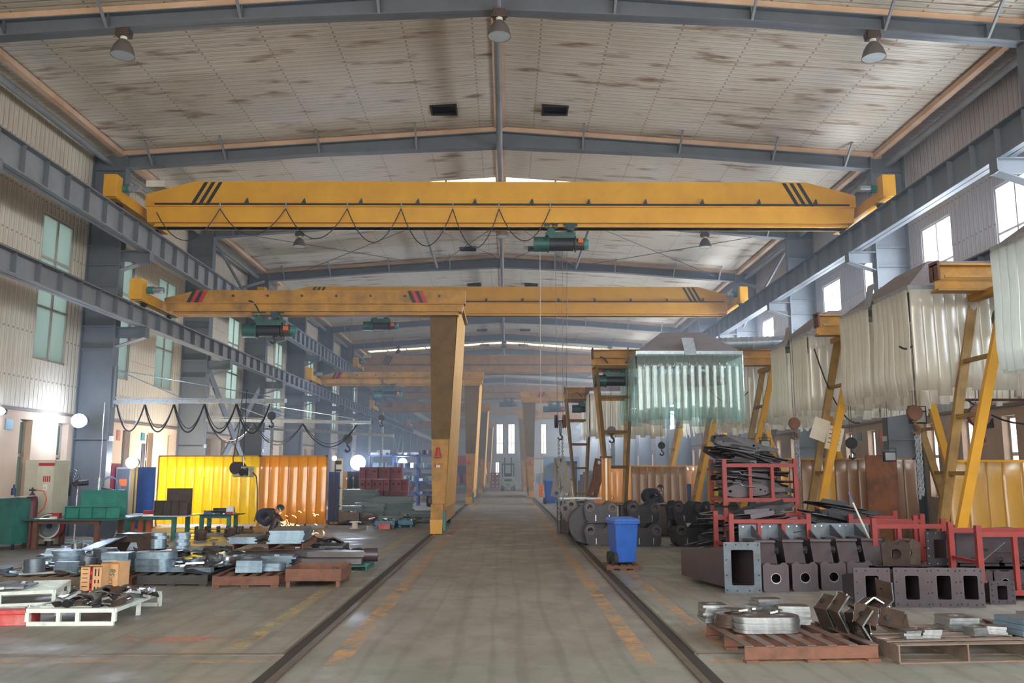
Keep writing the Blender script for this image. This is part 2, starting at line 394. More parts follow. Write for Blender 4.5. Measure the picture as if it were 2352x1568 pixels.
# windows: frame + one glass sheet each
def pane_material(name, tint, tr, gl):
    m = bpy.data.materials.new(name); m.use_nodes = True; nt = m.node_tree; N = nt.nodes
    t = N.new('ShaderNodeBsdfTransparent'); t.inputs[0].default_value = tint + (1,)
    d = N.new('ShaderNodeBsdfTranslucent'); d.inputs[0].default_value = tint + (1,)
    g = N.new('ShaderNodeBsdfGlossy'); g.inputs['Roughness'].default_value = .08; g.inputs[0].default_value = (.8, .9, .9, 1)
    m1 = N.new('ShaderNodeMixShader'); m1.inputs[0].default_value = tr; m2 = N.new('ShaderNodeMixShader'); m2.inputs[0].default_value = gl
    L = nt.links; L.new(t.outputs[0], m1.inputs[1]); L.new(d.outputs[0], m1.inputs[2]); L.new(m1.outputs[0], m2.inputs[1]); L.new(g.outputs[0], m2.inputs[2])
    L.new(m2.outputs[0], N['Material Output'].inputs[0]); return m
GL_L = pane_material('dim_glass_left', (.16, .19, .18), .45, .12)  # dark tint stands in for the dim neighbouring hall behind the panes
GL_R = pane_material('clear_glass_right', (.93, .96, 1.0), .10, .04)
FRM = mat('window_frame', (170, 160, 146), .5); FRW = mat('window_frame_white', (208, 208, 206), .5)
wn = 0
WPROTO = {}
def window(X, s, y0, y1, z0, z1, kind):
    """s: +1 wall is to the right of the hall"""
    global wn
    wn += 1; key = (kind, s); xo = X + s * (.06 if kind == 'up' else .2)
    if key not in WPROTO:
        wd, ht = y1 - y0, z1 - z0; mb = MB(); t = .035
        mb.box(-t, t, 0, .06, 0, ht).box(-t, t, wd - .06, wd, 0, ht).box(-t, t, 0, wd, 0, .06).box(-t, t, 0, wd, ht - .06, ht)
        if kind == 'up':
            mb.box(-t, t, wd / 2 - .03, wd / 2 + .03, 0, ht)
            for z in (ht * .36, ht * .70): mb.box(-t, t, 0, wd, z - .03, z + .03)
        else: mb.box(-t, t, 0, wd, ht * .55 - .04, ht * .55 + .04)
        fr = mb.build('window_1', FRM if s < 0 else FRW)
        gl = MB().box(-.004, .004, .03, wd - .03, .03, ht - .03).build('pane', GL_L if s < 0 else GL_R, fr)
        WPROTO[key] = fr; o = fr
    else:
        o = WPROTO[key].copy(); sc.collection.objects.link(o)
        for ch in WPROTO[key].children: c = ch.copy(); sc.collection.objects.link(c); c.parent = o
    o.name = f'window_{wn}'; o.location = (xo, y0, z0); struct(o)
for h in up_l:
    if h[2] > 4: window(XL, -1, *h, 'up')
for h in up: window(XR, 1, *h, 'up')
for h in lo_l:
    if h[2] > .5 and h[0] < 90: window(XL, -1, *h, 'lo')
for h in lo:
    if h[0] < 90: window(XR, 1, *h, 'lo')
for h in eh:
    wn += 1; mb = MB(); a, b, p, q = h
    mb.box(a, a + .07, Y1 + .05, Y1 + .12, p, q).box(b - .07, b, Y1 + .05, Y1 + .12, p, q).box(a, b, Y1 + .05, Y1 + .12, p, p + .07).box(a, b, Y1 + .05, Y1 + .12, q - .07, q).box((a + b) / 2 - .03, (a + b) / 2 + .03, Y1 + .05, Y1 + .12, p, q)
    fr = struct(mb.build(f'window_{wn}', FRW)); MB().box(a, b, Y1 + .08, Y1 + .09, p, q).build('pane', GL_R, fr)
# daylight arriving through each window (one lamp just outside each opening)
for h in up:
    if h[0] < 120:
        wd = h[1] - h[0]; yc = (h[0] + h[1]) / 2
        area('daylight', (XR + .35, yc, 6.45), (0, PI / 2, 0), 3.7, wd, 250 if h[0] < 30 else 420, (.90, .95, 1.0))
        area('daylight', (XL - .35, yc, 6.45), (0, -PI / 2, 0), 3.7, wd, 110 if h[0] < 30 else 260, (.94, .96, 1.0))
# roof: two slopes with skylight strips and vent holes
SKY = [(28.3, 29.3, 3.6), (66.4, 67.4, 10.6), (104, 105, 10.6)]
VENT = [(22.2 + 7.5 * k) for k in range(0, 9) if k != 1]
for s, nm in ((-1, 'ceiling_left'), (1, 'ceiling_right')):
    mb = MB(); xe = XC + s * 11.75; xs = [XC, XC + s * 1.2, XC + s * 1.85, XC + s * 3.6, XC + s * 10.6, xe]
    ys = sorted({Y0, Y1 + .2, *[v for q in SKY for v in q[:2]], *VENT, *[v + .55 for v in VENT]})
    for a, b in zip(ys[:-1], ys[1:]):
        for i in range(5):
            x0, x1 = xs[i], xs[i + 1]
            if any(q[0] <= a < q[1] and abs(x1 - XC) <= q[2] + .01 and not (i == 0 and False) for q in SKY) : continue
            if i == 1 and any(abs(a - v) < .01 for v in VENT): continue
            z0, z1 = roofz(x0), roofz(x1)
            mb.add([(x0, a, z0), (x1, a, z1), (x1, b, z1), (x0, b, z0), (x0, a, z0 + .08), (x1, a, z1 + .08), (x1, b, z1 + .08), (x0, b, z0 + .08)],
                   ((0, 1, 2, 3), (4, 5, 6, 7), (0, 1, 5, 4), (2, 3, 7, 6), (1, 2, 6, 5), (3, 0, 4, 7)))
    struct(mb.build(nm, ROOF))
SKM = bpy.data.materials.new('fibreglass_skylight'); SKM.use_nodes = True; nt = SKM.node_tree
tl = nt.nodes.new('ShaderNodeBsdfTranslucent'); tl.inputs[0].default_value = (1.0, .74, .42, 1); nt.links.new(tl.outputs[0], nt.nodes['Material Output'].inputs[0])
for a, b, hw in SKY:
    for s in (-1, 1):
        x0, x1 = XC + s * .15, XC + s * hw; n = max(2, int(hw / 1.5))
        t = thing('skylight_strip', f"{'short' if hw < 5 else 'long'} warm glowing skylight strip in the {'left' if s < 0 else 'right'} roof slope" + ('' if a < 100 else ', the farthest one'), 'skylight', (0, a, 0))
        mb = MB(); mb.add([(x0, 0, roofz(x0) + .04), (x1, 0, roofz(x1) + .04), (x1, b - a, roofz(x1) + .04), (x0, b - a, roofz(x0) + .04)], ((0, 1, 2, 3),)); mb.build('panel', SKM, t)
        mb = MB()
        for i in range(n + 1):
            x = x0 + (x1 - x0) * i / n; MB().box(x - .03, x + .03, 0, b - a, roofz(x) - .01, roofz(x) + .03).build('glazing_bar', DTRIM, t)
SOOT = mat('soot', (44, 34, 30), .9)
for k, v in enumerate(VENT):
    for s in (-1, 1):
        x0, x1 = XC + s * 1.2, XC + s * 1.85; xa, xb = min(x0, x1), max(x0, x1)
        t = thing('roof_vent', f"sooty square roof vent on the {'left' if s < 0 else 'right'} of the ridge, " + ('nearest the camera' if k == 0 else f'the {["", "second", "third", "fourth", "fifth", "sixth", "seventh", "eighth"][k]} along the hall'), 'vent', (0, v, 0), 0, 'roof vents beside the ridge')
        mb = MB(); zt = max(roofz(xa), roofz(xb)); z0 = min(roofz(xa), roofz(xb)) - .03
        mb.box(xa - .04, xa, 0, .55, z0, zt + .35).box(xb, xb + .04, 0, .55, z0, zt + .35).box(xa - .04, xb + .04, -.04, 0, z0, zt + .35).box(xa - .04, xb + .04, .55, .59, z0, zt + .35).box(xa, xb, 0, .55, zt + .3, zt + .35)
        mb.build('duct', SOOT, t)
# frames: columns and rafters
def column_mesh(s):
    """s=-1 left wall; local x=0 at the wall face, growing to the hall"""
    mb = MB(); k = -s; d = .97; xs = lambda a, b: (min(k * a, k * b), max(k * a, k * b))
    mb.box(*xs(0, .03), -.15, .15, 0, 10.75).box(*xs(d - .03, d), -.16, .16, 0, 10.75).box(*xs(.03, d - .03), -.012, .012, 0, 10.75)
    for z in (2.6, 5.1, 5.75, 6.9, 7.5, 8.05, 9.6, 10.3): mb.box(*xs(.03, d - .03), -.13, .13, z - .012, z + .012)
    # corbels carrying the two runways
    for zt in (7.92, 5.72):
        e = 1.8 if s < 0 else 1.75
        mb.box(*xs(d, e), -.14, .14, zt - .025, zt).box(*xs(d, e), -.01, .01, zt - .30, zt)
        vs = [Vector((k * d, y, zt - .55)) for y in (-.14, .14)] + [Vector((k * e, y, zt - .28)) for y in (-.14, .14)]
        vs += [v + Vector((0, 0, .025)) for v in vs]
        mb.add(vs, ((0, 1, 3, 2), (4, 5, 7, 6), (0, 1, 5, 4), (2, 3, 7, 6), (0, 2, 6, 4), (1, 3, 7, 5)))
        mb.box(*xs(e - .02, e), -.14, .14, zt - .3, zt)
    return mb
def rafter_mesh():
    mb = MB(); top = lambda x: roofz(x) - .16
    for s in (-1, 1):
        X = [XC, XC + s * 5.3, XC + s * 10.75]; ZB = [11.03, 10.80, 10.37]
        for (xa, za), (xb, zb) in (((X[0], ZB[0]), (X[1], ZB[1])), ((X[1], ZB[1]), (X[2], ZB[2]))):
            mb.prism([(xa, za), (xb, zb), (xb, top(xb)), (xa, top(xa))], -.01, .01)
            for zz, tt, ww in (((za, zb), .025, .14), ((top(xa), top(xb)), -.025, .14)):
                mb.prism([(xa, zz[0]), (xb, zz[1]), (xb, zz[1] + tt), (xa, zz[0] + tt)], -ww, ww)
        for q in (2.4, 5.2, 7.9, 10.0):
            x = XC + s * q; zb = 11.03 + (10.80 - 11.03) * q / 5.3 if q < 5.3 else 10.80 - .43 * (q - 5.3) / 5.45
            mb.box(x - .01, x + .01, -.13, .13, zb, top(x))
    return mb
RAF = CL = CR = None
NTH = ['first', 'second', 'third', 'fourth', 'fifth', 'sixth', 'seventh', 'eighth', 'ninth', 'tenth', 'eleventh', 'twelfth', 'thirteenth', 'fourteenth', 'fifteenth', 'sixteenth', 'seventeenth', 'eighteenth', 'nineteenth', 'twentieth']
def nth(k): return NTH[k] if k < 20 else 'last'
for k, fy in enumerate(FR):
    for proto, nm in ((0, 'roof_beam'), (1, 'steel_column'), (2, 'steel_column')):
        if k == 0:
            if proto == 0: RAF = o = rafter_mesh().build(nm, GREY)
            elif proto == 1: CL = o = column_mesh(-1).build(nm, GREY)
            else: CR = o = column_mesh(1).build(nm, GREY)
        else:
            o = (RAF, CL, CR)[proto].copy(); sc.collection.objects.link(o)
        o.location = ((0, fy, 0), (XL, fy, 0), (XR, fy, 0))[proto]
        struct(o, (f'grey steel roof beam of the {nth(k)} frame', f'grey steel column of the {nth(k)} frame at the left wall', f'grey steel column of the {nth(k)} frame at the right wall')[proto])
    # cream lining strip over the beam and braces
    if k < 14:
        mb = MB()
        for s in (-1, 1):
            xa, xb = XC, XC + s * 11.1
            mb.prism([(xa, roofz(xa) - .15), (xb, roofz(xb) - .15), (xb, roofz(xb) - .01), (xa, roofz(xa) - .01)], -.10, .10)
        struct(mb.build(f'trim_{10 + k}', CREAM, loc=(0, fy, 0)))
        mb = MB()
        for s in (-1, 1):
            for q in (2.4, 5.2, 7.9, 10.0):
                x = XC + s * q; zb = 11.03 + (10.80 - 11.03) * q / 5.3 if q < 5.3 else 10.80 - .43 * (q - 5.3) / 5.45
                mb.bar((x, -.12, zb + .02), (x, -.75, roofz(x) - .01), .05)
        struct(mb.build('beam_braces', GREYL, loc=(0, fy, 0)))
# ridge pipe, eave boxes and eave pipes
struct(MB().cyl((XC, Y0, 11.0), (XC, Y1, 11.0), .085, 14).build('ridge_pipe', GREYL, smooth=True))
struct(MB().box(XC - .15, XC + .15, Y0, Y1, 11.60, 11.67).build('trim_4', CREAM))
for s, X in ((-1, XL), (1, XR)):
    k = -s
    struct(MB().box(min(X + k * .70, X + k * .86), max(X + k * .70, X + k * .86), Y0, Y1, 10.72, 10.86).build(f'trim_{5 if s < 0 else 6}', CREAM))
    struct(MB().prism([(X, 10.76), (X + k * .72, 10.84), (X + k * .72, 10.90), (X, 10.84)], Y0, Y1).build(f'trim_{7 if s < 0 else 8}', SH_L if s < 0 else SH_R))
    struct(MB().cyl((X + k * .42, Y0, 10.55), (X + k * .42, Y1, 10.55), .09, 12).build('eave_pipe', GREYL, smooth=True))
# crane runways (girder with stiffeners and rail)
def runway(name, X, ztop, dep, label, m=GREY):
    mb = MB(); st = MB(); y0, y1 = Y0, Y1; zt = ztop - .07; zb = zt - dep
    mb.box(X - .17, X + .17, y0, y1, zt - .025, zt).box(X - .15, X + .15, y0, y1, zb, zb + .03).box(X - .01, X + .01, y0, y1, zb, zt)
    y = FR[0]
    while y < min(y1, 95):
        st.box(X - .13, X + .13, y - .012, y + .012, zb + .03, zt - .02); y += .9375
    o = struct(mb.build(name, m), label); st.build('stiffeners', GREY, o)
    mb = MB().box(X - .035, X + .035, y0, y1, zt, ztop)
    y = FR[1]
    while y < 70: mb.box(X - .12, X + .12, y, y + .1, zt, zt + .035); y += 1.2
    mb.build('rail', REDRAIL, o); return o
XRL, XRR = -10.25, 9.95
runway('upper_runway_beam', XRL, 8.62, .68, 'grey upper crane runway beam with red rail along the left wall', GREYL)
runway('lower_runway_beam', XRL, 6.30, .50, 'grey lower crane runway beam with red rail along the left wall', GREYL)
runway('upper_runway_beam', XRR, 8.66, .68, 'grey upper crane runway beam along the right wall')
runway('lower_runway_beam', XRR, 6.25, .50, 'grey lower crane runway beam along the right wall')
# X bracing
for s, X, k in ((-1, XL + .8, 1), (1, XR - .8, -1)):
    for ya in (31.5, 84.0):
        yb = ya + 7.5
        for z0, z1, wd in ((.6, 5.4, .34), (8.2, 10.3, .12)):
            o = MB().bar((X, ya + .3, z0), (X, yb - .3, z1), .06, wd).bar((X + .08, ya + .3, z1), (X + .08, yb - .3, z0), .06, wd).build('wall_bracing', GREY)
            struct(o, 'diagonal steel wall bracing')
for a, b in ((-9.8, -3.2), (-3.2, 0), (0, 3.2), (3.2, 9.6)):
    o = MB()
    for p, q in ((a, b), (b, a)): o.cyl((p, 31.8, roofz(p) - .4), (q, 38.7, roofz(q) - .4), .014, 6)
    struct(o.build('roof_bracing', ROPE), 'crossed roof bracing rods')
for x in (-3.2, 3.2): struct(MB().cyl((x, 31.6, roofz(x) - .42), (x, 38.9, roofz(x) - .42), .06, 10).build('roof_strut', GREYL, smooth=True))
# roller door in the left wall
d = struct(MB().box(0, .06, 0, ROLL[1] - ROLL[0], 0, 4.5).build('door_1', None, loc=(XL - .05, ROLL[0], 0)))
RS = sheet_material('roller_slats', (176, 178, 182), 2, .09, .0, 1, 50); d.data.materials.clear(); d.data.materials.append(RS)
MB().cyl((.28, -.1, 4.62), (.28, 4.3, 4.62), .24, 18).build('roller_drum', GALV, d, smooth=True)
MB().box(.05, .12, -.1, 0, 0, 4.6).box(.05, .12, 4.2, 4.3, 0, 4.6).build('guide', GREYL, d)
# ------------------------------------------------------------------ cranes, hoists, lamps
def make_hoist(name, label, loc, group=None, body=GREEN, ctrl=ORANGE):
    """electric hoist hanging under a girder flange; origin at the flange underside, drum along x"""
    t = thing(name, label, 'hoist', loc, 0, group)
    mb = MB().box(-.42, .42, -.10, .10, -.22, -.12).box(-.36, -.16, -.13, .13, -.2, .02).box(.16, .36, -.13, .13, -.2, .02); mb.build('trolley', body, t)
    for x in (-.38, -.16, .16, .38):
        MB().cyl((x, -.20, .05), (x, -.12, .05), .09, 14).build('wheel', DGREEN, t, smooth=True)
    MB().cyl((.26, -.36, -.03), (.26, -.18, -.03), .11, 14).build('travel_motor', DGREEN, t, smooth=True)
    MB().cyl((-.32, 0, -.44), (.36, 0, -.44), .19, 20).build('drum', BLACK, t, smooth=True)
    MB().box(-.34, .40, -.16, .16, -.30, -.2).build('drum_cover', body, t)
    MB().cyl((-.74, 0, -.44), (-.34, 0, -.44), .21, 20).cyl((-.36, 0, -.44), (-.32, 0, -.44), .24, 20).build('gearbox', body, t, smooth=True)
    MB().cyl((.38, 0, -.44), (.66, 0, -.44), .17, 18).cyl((.40, 0, -.44), (.43, 0, -.44), .23, 18).build('motor', BROWN, t, smooth=True)
    MB().cyl((.66, 0, -.44), (.78, 0, -.44), .18, 18, .13).build('motor_cap', TEAL, t, smooth=True)
    MB().box(.48, .62, -.27, -.15, -.46, -.34).build('control_box', ctrl, t)
    return t
def crane_girder(mb, x0, x1, zb, zl, zt, taper, th=.25, tip=.34, left=True, right=True):
    ztip = zl + tip
    poly = [(x0, zl), (x1, zl)]
    poly += [(x1, ztip), (x1 - taper, zt)] if right else [(x1, zt)]
    poly += [(x0 + taper, zt), (x0, ztip)] if left else [(x0, zt)]
    mb.prism(poly, -th, th)
    mb.prism([(x0 + .1, zb + .10), (x1 - .1, zb + .10), (x1 - .05, zl), (x0 + .05, zl)], -th - .03, th + .03)
    mb.box(x0 + .05, x1 - .05, -th - .10, th + .10, zl - .03, zl).box(x0 + .25, x1 - .2, -.20, .20, zb, zb + .04).box(x0 + .25, x1 - .2, -.14, .14, zb, zb + .12)
    return mb
def stripes(t, xs, z0, z1, y, lean, cols, wd=.10, gap=.20):
    for i, c in enumerate(cols):
        x = xs + i * gap
        MB().prism([(x, z0), (x + wd, z0), (x + wd + lean, z1), (x + lean, z1)], y - .006, y + .006).build('stripe', c, t)
def end_carriage(t, x, s, zr, half=1.75):
    t = MB().box(x - .14, x + .14, -half, half, zr + .10, zr + .38).build('end_carriage', YEL, t)
    MB().box(x - .17, x + .17, -half - .1, -half + .25, zr + .12, zr + .72).build('drive_box', YEL, t, bevel=.01)
    MB().cyl((x - s * .18, -half + .3, zr + .45), (x - s * .34, -half + .3, zr + .45), .11, 14).build('drive_motor_end', TEAL, t, smooth=True)
    MB().cyl((x - s * .34, -half + .3, zr + .45), (x - s * .62, -half + .3, zr + .45), .09, 14).build('drive_motor', GALV, t, smooth=True)
    for y in (-half + .5, half - .4): MB().cyl((x - .05, y, zr + .14), (x + .05, y, zr + .14), .14, 16).build('wheel', DSTEEL, t, smooth=True)
def bridge_crane(yc, label, m=YEL, loops=None, lugs=True, dark=False):
    t = thing('bridge_crane', label, 'crane', (0, yc, 0), 0, 'yellow bridge cranes on the upper runways')
    zb, zl, zt = 8.42, 8.98, 9.70
    gd = crane_girder(MB(), -10.0, 9.72, zb, zl, zt, 1.35).build('girder', m, t)
    stripes(gd, -8.75, zl + .03, zt - .03, -.26, .36, (BLACK,) * 3)
    stripes(gd, 8.05, zl + .03, zt - .03, -.26, -.36, (BLACK,) * 3)
    end_carriage(t, XRL, -1, 8.62); end_carriage(t, XRR, 1, 8.66)
    MB().box(-9.7, 9.5, -.36, -.33, zl + .02, zl + .06).build('cable_rail', CABLE, t)
    if lugs:
        for i in range(11):
            x = -7.25 + 1.575 * i
            MB().prism([(x, zl + .06), (x + .13, zl + .06), (x + .09, zl + .22)], -.34, -.26).build('lug', DGREEN, gd)
    MB().cbox((-9.75, -.1, 9.62), (.5, .35, .18), Matrix.Rotation(0, 4, 'X')).build('cable_box', PLASTW, t)
    if loops:
        xs, dr = loops; pts = [Vector((-9.6, -.42, 8.75))] + [Vector((x, -.42, zl - .12)) for x in xs]
        for i in range(len(pts) - 1):
            MB().tube(sag(pts[i], pts[i + 1], dr[i], 12), .014, 5).build('festoon_cable', CABLE, t)
        for p in pts[1:]: MB().cyl(p, p + Vector((0, 0, .2)), .018, 6).build('cable_hanger', GALV, t)
    return t
U1 = 23.35
bridge_crane(U1, 'nearest yellow bridge crane, spanning the whole hall, its girder ends striped black', loops=([-7.87, -6.07, -4.38, -2.9, -1.48, -.21, 1.2], [.85, .75, .85, .95, 1.05, 1.1, .9]))
bridge_crane(37.2, 'second yellow bridge crane from the camera, high behind the first one', lugs=True)
bridge_crane(60.0, 'third yellow bridge crane, half hidden behind the gantry leg', lugs=False, m=YELD)
bridge_crane(81.5, 'fourth yellow bridge crane, small and hazy down the hall', lugs=False, m=YELD)
bridge_crane(104.0, 'farthest yellow bridge crane, faint in the haze', lugs=False, m=YELD)
h1 = make_hoist('electric_hoist', 'green electric hoist with black drum hanging from the nearest bridge crane', (1.5, U1, 8.42), 'electric hoists')
MB().tube(sag((-.55, -.25, .4), (-.22, -.25, .05), -.1, 6), .02, 5).build('cable_bundle', CABLE, h1)
def dhoist(x, y, z, label, sc_=1.0, rz=0): return dup(h1, (x, y, z), rz, label, 'electric hoists', sc_)
dhoist(-5.5, 37.2, 8.42, 'green electric hoist under the second bridge crane')
dhoist(.2, 81.5, 8.42, 'teal electric hoist under the distant fourth bridge crane', 1.15)
# hoist ropes and hook
def hanging_chain(mb, x, y, z0, z1, link=.07, r=.011, ph=0):
    n = int((z1 - z0) / (link * .72)); 
    for i in range(n):
        z = z1 - link / 2 - i * link * .72; a = (i + ph) % 2; pts = []
        for k in range(9):
            t = 2 * PI * k / 8; u = .022 * math.cos(t); v = link / 2 * math.sin(t)
            pts.append((x + (u if a else 0), y + (0 if a else u), z + v))
        mb.tube(pts, r, 4)
t = thing('hoist_rope', 'steel wire ropes running down from the nearest green hoist to its hook block', 'rope', (1.45, U1 - .02, 3.2), 0)
for a, b in ((-.07, -.02), (.08, .02), (.18, .06)): MB().cyl((a, 0, 0), (a * 1.3, 0, 4.65), .007, 5).build('wire', ROPE, t)
RB = thing('hook_block', 'grey and rusty two-wheeled hook block hanging over the aisle', 'hook block', (1.46, U1, 2.98))
for x, m in ((-.11, DSTEEL2), (.11, RUSTO)):
    MB().lathe([(.02, -.03), (.17, -.05), (.19, -.02), (.16, 0), (.19, .02), (.17, .05), (.02, .03)], 22, Matrix.Translation((x, 0, .08)) @ Matrix.Rotation(PI / 2, 4, 'Y'), True).build('sheave', m, RB, smooth=True)
MB().cyl((-.16, 0, .08), (.16, 0, .08), .035, 10).box(-.04, .04, -.04, .04, -.22, .08).build('axle', DSTEEL, RB)
MB().tube([(.0, 0, -.2), (.0, 0, -.28), (.05, 0, -.33), (.03, 0, -.40), (-.04, 0, -.41), (-.07, 0, -.35)], .025, 8).build('hook', DSTEEL, RB, smooth=True)
mb = MB()
for dx, ph in ((-.05, 0), (.05, 1)): hanging_chain(mb, dx, 0, 0, 2.2, .075, .012, ph)
ch = mb.build('lifting_chain', GALV, loc=(1.46, U1, .42)); tag(ch, 'bright steel lifting chain hanging from the hook block to near the floor', 'chain')
pn = thing('hoist_pendant', 'orange push-button pendant on a thin cable beside the right aisle rail', 'pendant control', (.93, U1, 1.05))
MB().box(-.05, .05, -.04, .04, 0, .34).build('housing', ORANGE, pn, bevel=.012)
MB().cyl((0, 0, .34), (0, 0, 7.0), .011, 6).build('cable', ROPEL, pn)
for z in (.08, .14, .20, .26): MB().cyl((0, -.05, z), (0, -.04, z), .015, 8).build('button', BLACK, pn)
# semi-gantry cranes: one end on the lower runway, one leg on the floor rail
def hull(mb, bot, top):
    n = len(bot); return mb.add(list(bot) + list(top), [tuple(range(n))[::-1], tuple(range(n, 2 * n))] + [(i, (i + 1) % n, n + (i + 1) % n, n + i) for i in range(n)])
def semi_gantry(y, label):
    t = thing('gantry_crane', label, 'crane', (-1.957, y, 0), 0, 'yellow single-leg gantry cranes')
    zb, zl, zt = 6.22, 6.56, 6.95; X0, X1 = -8.0, .75
    mb = crane_girder(MB(), X0, X1, zb, zl, zt, .95, .2, .15, True, False); gd = mb.build('girder', YELD, t)
    stripes(gd, -7.35, zl + .02, zt - .02, -.21, .16, (BLACK, REDP, BLACK, REDP), .11, .11)
    stripes(gd, -.78, zl + .02, zt - .02, -.21, -.16, (BLACK, REDP, BLACK, REDP), .11, .11)
    end_carriage(t, -8.29, -1, 6.30, 1.4)
    # leg: a tall panel, narrow at the foot, dust and painted-in shade above, lighter yellow below
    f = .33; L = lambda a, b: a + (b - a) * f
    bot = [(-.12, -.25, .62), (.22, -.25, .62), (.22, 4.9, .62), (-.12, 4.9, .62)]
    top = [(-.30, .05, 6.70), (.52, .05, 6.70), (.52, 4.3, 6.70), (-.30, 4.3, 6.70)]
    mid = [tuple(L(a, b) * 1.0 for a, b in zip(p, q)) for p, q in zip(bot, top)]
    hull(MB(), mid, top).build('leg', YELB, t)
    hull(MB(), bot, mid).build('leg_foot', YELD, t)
    # side facing the aisle, window light painted in as brighter yellow
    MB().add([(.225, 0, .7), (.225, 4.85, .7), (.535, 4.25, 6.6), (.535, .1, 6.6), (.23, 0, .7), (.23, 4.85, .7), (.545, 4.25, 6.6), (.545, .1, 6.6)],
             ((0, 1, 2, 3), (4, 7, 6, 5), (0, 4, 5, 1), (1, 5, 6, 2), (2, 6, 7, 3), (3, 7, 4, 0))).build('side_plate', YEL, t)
    MB().box(-.42, .62, -.12, 4.4, 6.70, 6.80).box(-.42, -.36, -.12, 0, 6.8, 6.98).box(.5, .62, -.16, 0, 6.55, 6.98).build('top_plate', YELD, t)
    MB().box(-.14, .20, -.55, -.05, .38, .82).box(-.13, .19, -.5, 5.3, .26, .66).build('end_truck', YELD, t)
    MB().box(.20, .27, -.5, -.1, .10, .62).build('side_guard', TEAL, t)
    MB().prism([(-.14, .02), (.18, .02), (.20, .40), (-.16, .40)], -.58, -.25).build('wheel_guard', YEL, t)
    for yy in (-.2, 4.8): MB().cyl((-.05, yy, .20), (.07, yy, .20), .19, 18).build('wheel', DSTEEL, t, smooth=True)
    MB().lathe([(.07, 0), (.07, .10), (.05, .14), (.055, .2), (.035, .24), (.0, .25)], 14, Matrix.Translation((.02, -.27, 2.15))).build('warning_light', REDP, t, smooth=True)
    MB().box(-.07, .11, -.36, -.2, 2.12, 2.15).build('light_shelf', REDP, t)
    for i in range(7): MB().cyl((-6 + i * 1.0, -.25, 6.78), (-6 + i * 1.0, -.20, 6.78), .035, 8).build('bolt_boss', DSTEEL, gd)
    return t
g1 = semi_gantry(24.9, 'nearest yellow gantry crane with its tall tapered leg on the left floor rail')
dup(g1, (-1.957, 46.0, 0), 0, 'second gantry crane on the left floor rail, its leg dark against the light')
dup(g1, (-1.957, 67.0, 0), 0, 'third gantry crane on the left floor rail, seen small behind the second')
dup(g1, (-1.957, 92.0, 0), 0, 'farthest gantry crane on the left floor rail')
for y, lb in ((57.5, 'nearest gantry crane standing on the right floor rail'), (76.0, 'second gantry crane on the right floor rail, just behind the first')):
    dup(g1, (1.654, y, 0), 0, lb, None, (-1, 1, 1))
text('B-07', .15, REDP, g1, (.04, -.27, 1.9), (PI / 2, 0, 0)); text('07', .13, REDP, g1, (.27, .5, 1.85), (PI / 2, 0, PI / 2))
MB().box(-.02, .09, -.275, -.268, 1.83, 1.9).build('label_plate', PAPER, g1); MB().box(.262, .27, .3, .6, 2.0, 2.3).build('notice_plate', GALV, g1)
dhoist(-6.94, 24.9, 6.22, 'dirty green electric hoist under the nearest gantry crane')
dhoist(-6.3, 46, 6.22, 'dark electric hoist under the second left gantry crane')
dhoist(3.2, 57.5, 6.22, 'dark electric hoist under the nearest right-hand gantry crane')
dhoist(-7.2, 60.0, 8.42, 'teal electric hoist under the third bridge crane')
# a hook hanging from the gantry hoist
def small_hook(x, y, z, ztop, label, m=DSTEEL, s=1.0, chain=0.0, cat='hook'):
    t = thing('crane_hook', label, cat, (x, y, z))
    MB().cyl((-.02 * s, 0, .25 * s), (-.02 * s, 0, ztop - z), .007, 5).cyl((.03, 0, .25 * s), (.03, 0, ztop - z), .007, 5).build('rope', ROPE, t)
    MB().lathe([(.02, -.04), (.13, -.04), (.14, 0), (.13, .04), (.02, .04)], 18, Matrix.Translation((0, 0, .28 * s)) @ Matrix.Rotation(PI / 2, 4, 'X') @ Matrix.Diagonal((s, s, s, 1)), True).build('sheave', m, t, smooth=True)
    MB().tube([Vector(p) * s for p in ((0, 0, .18), (0, 0, .08), (.06, 0, .03), (.07, 0, -.04), (.01, 0, -.09), (-.06, 0, -.05), (-.06, 0, .0))], [.03 * s] * 6 + [.01], 8).build('hook', m, t, smooth=True)
    if chain:
        mb = MB(); hanging_chain(mb, 0, 0, -.08 - chain, -.06, .09, .014); hanging_chain(mb, .06, 0, -.08 - chain * .95, -.06, .09, .014, 1); mb.build('chain', GALV, t)
    return t
def hook_px(px, py, D, ztop, label, **k):
    p = aty(px, py, D); return small_hook(p.x, p.y, p.z, ztop, label, **k)
hook_px(626, 782, 24.9, 5.8, 'small grey hook hanging under the nearest gantry crane hoist')
hook_px(798, 1030, 37.2, 8.4, 'open grey crane hook hanging left of the nearest gantry leg', s=1.5)
hook_px(623, 975, 27.6, 6.3, 'grey hook with a long chain in front of the yellow curtain booth', chain=1.0)
hook_px(876, 975, 37.3, 8.4, 'hook with a long chain hanging above the red part racks', chain=1.6)
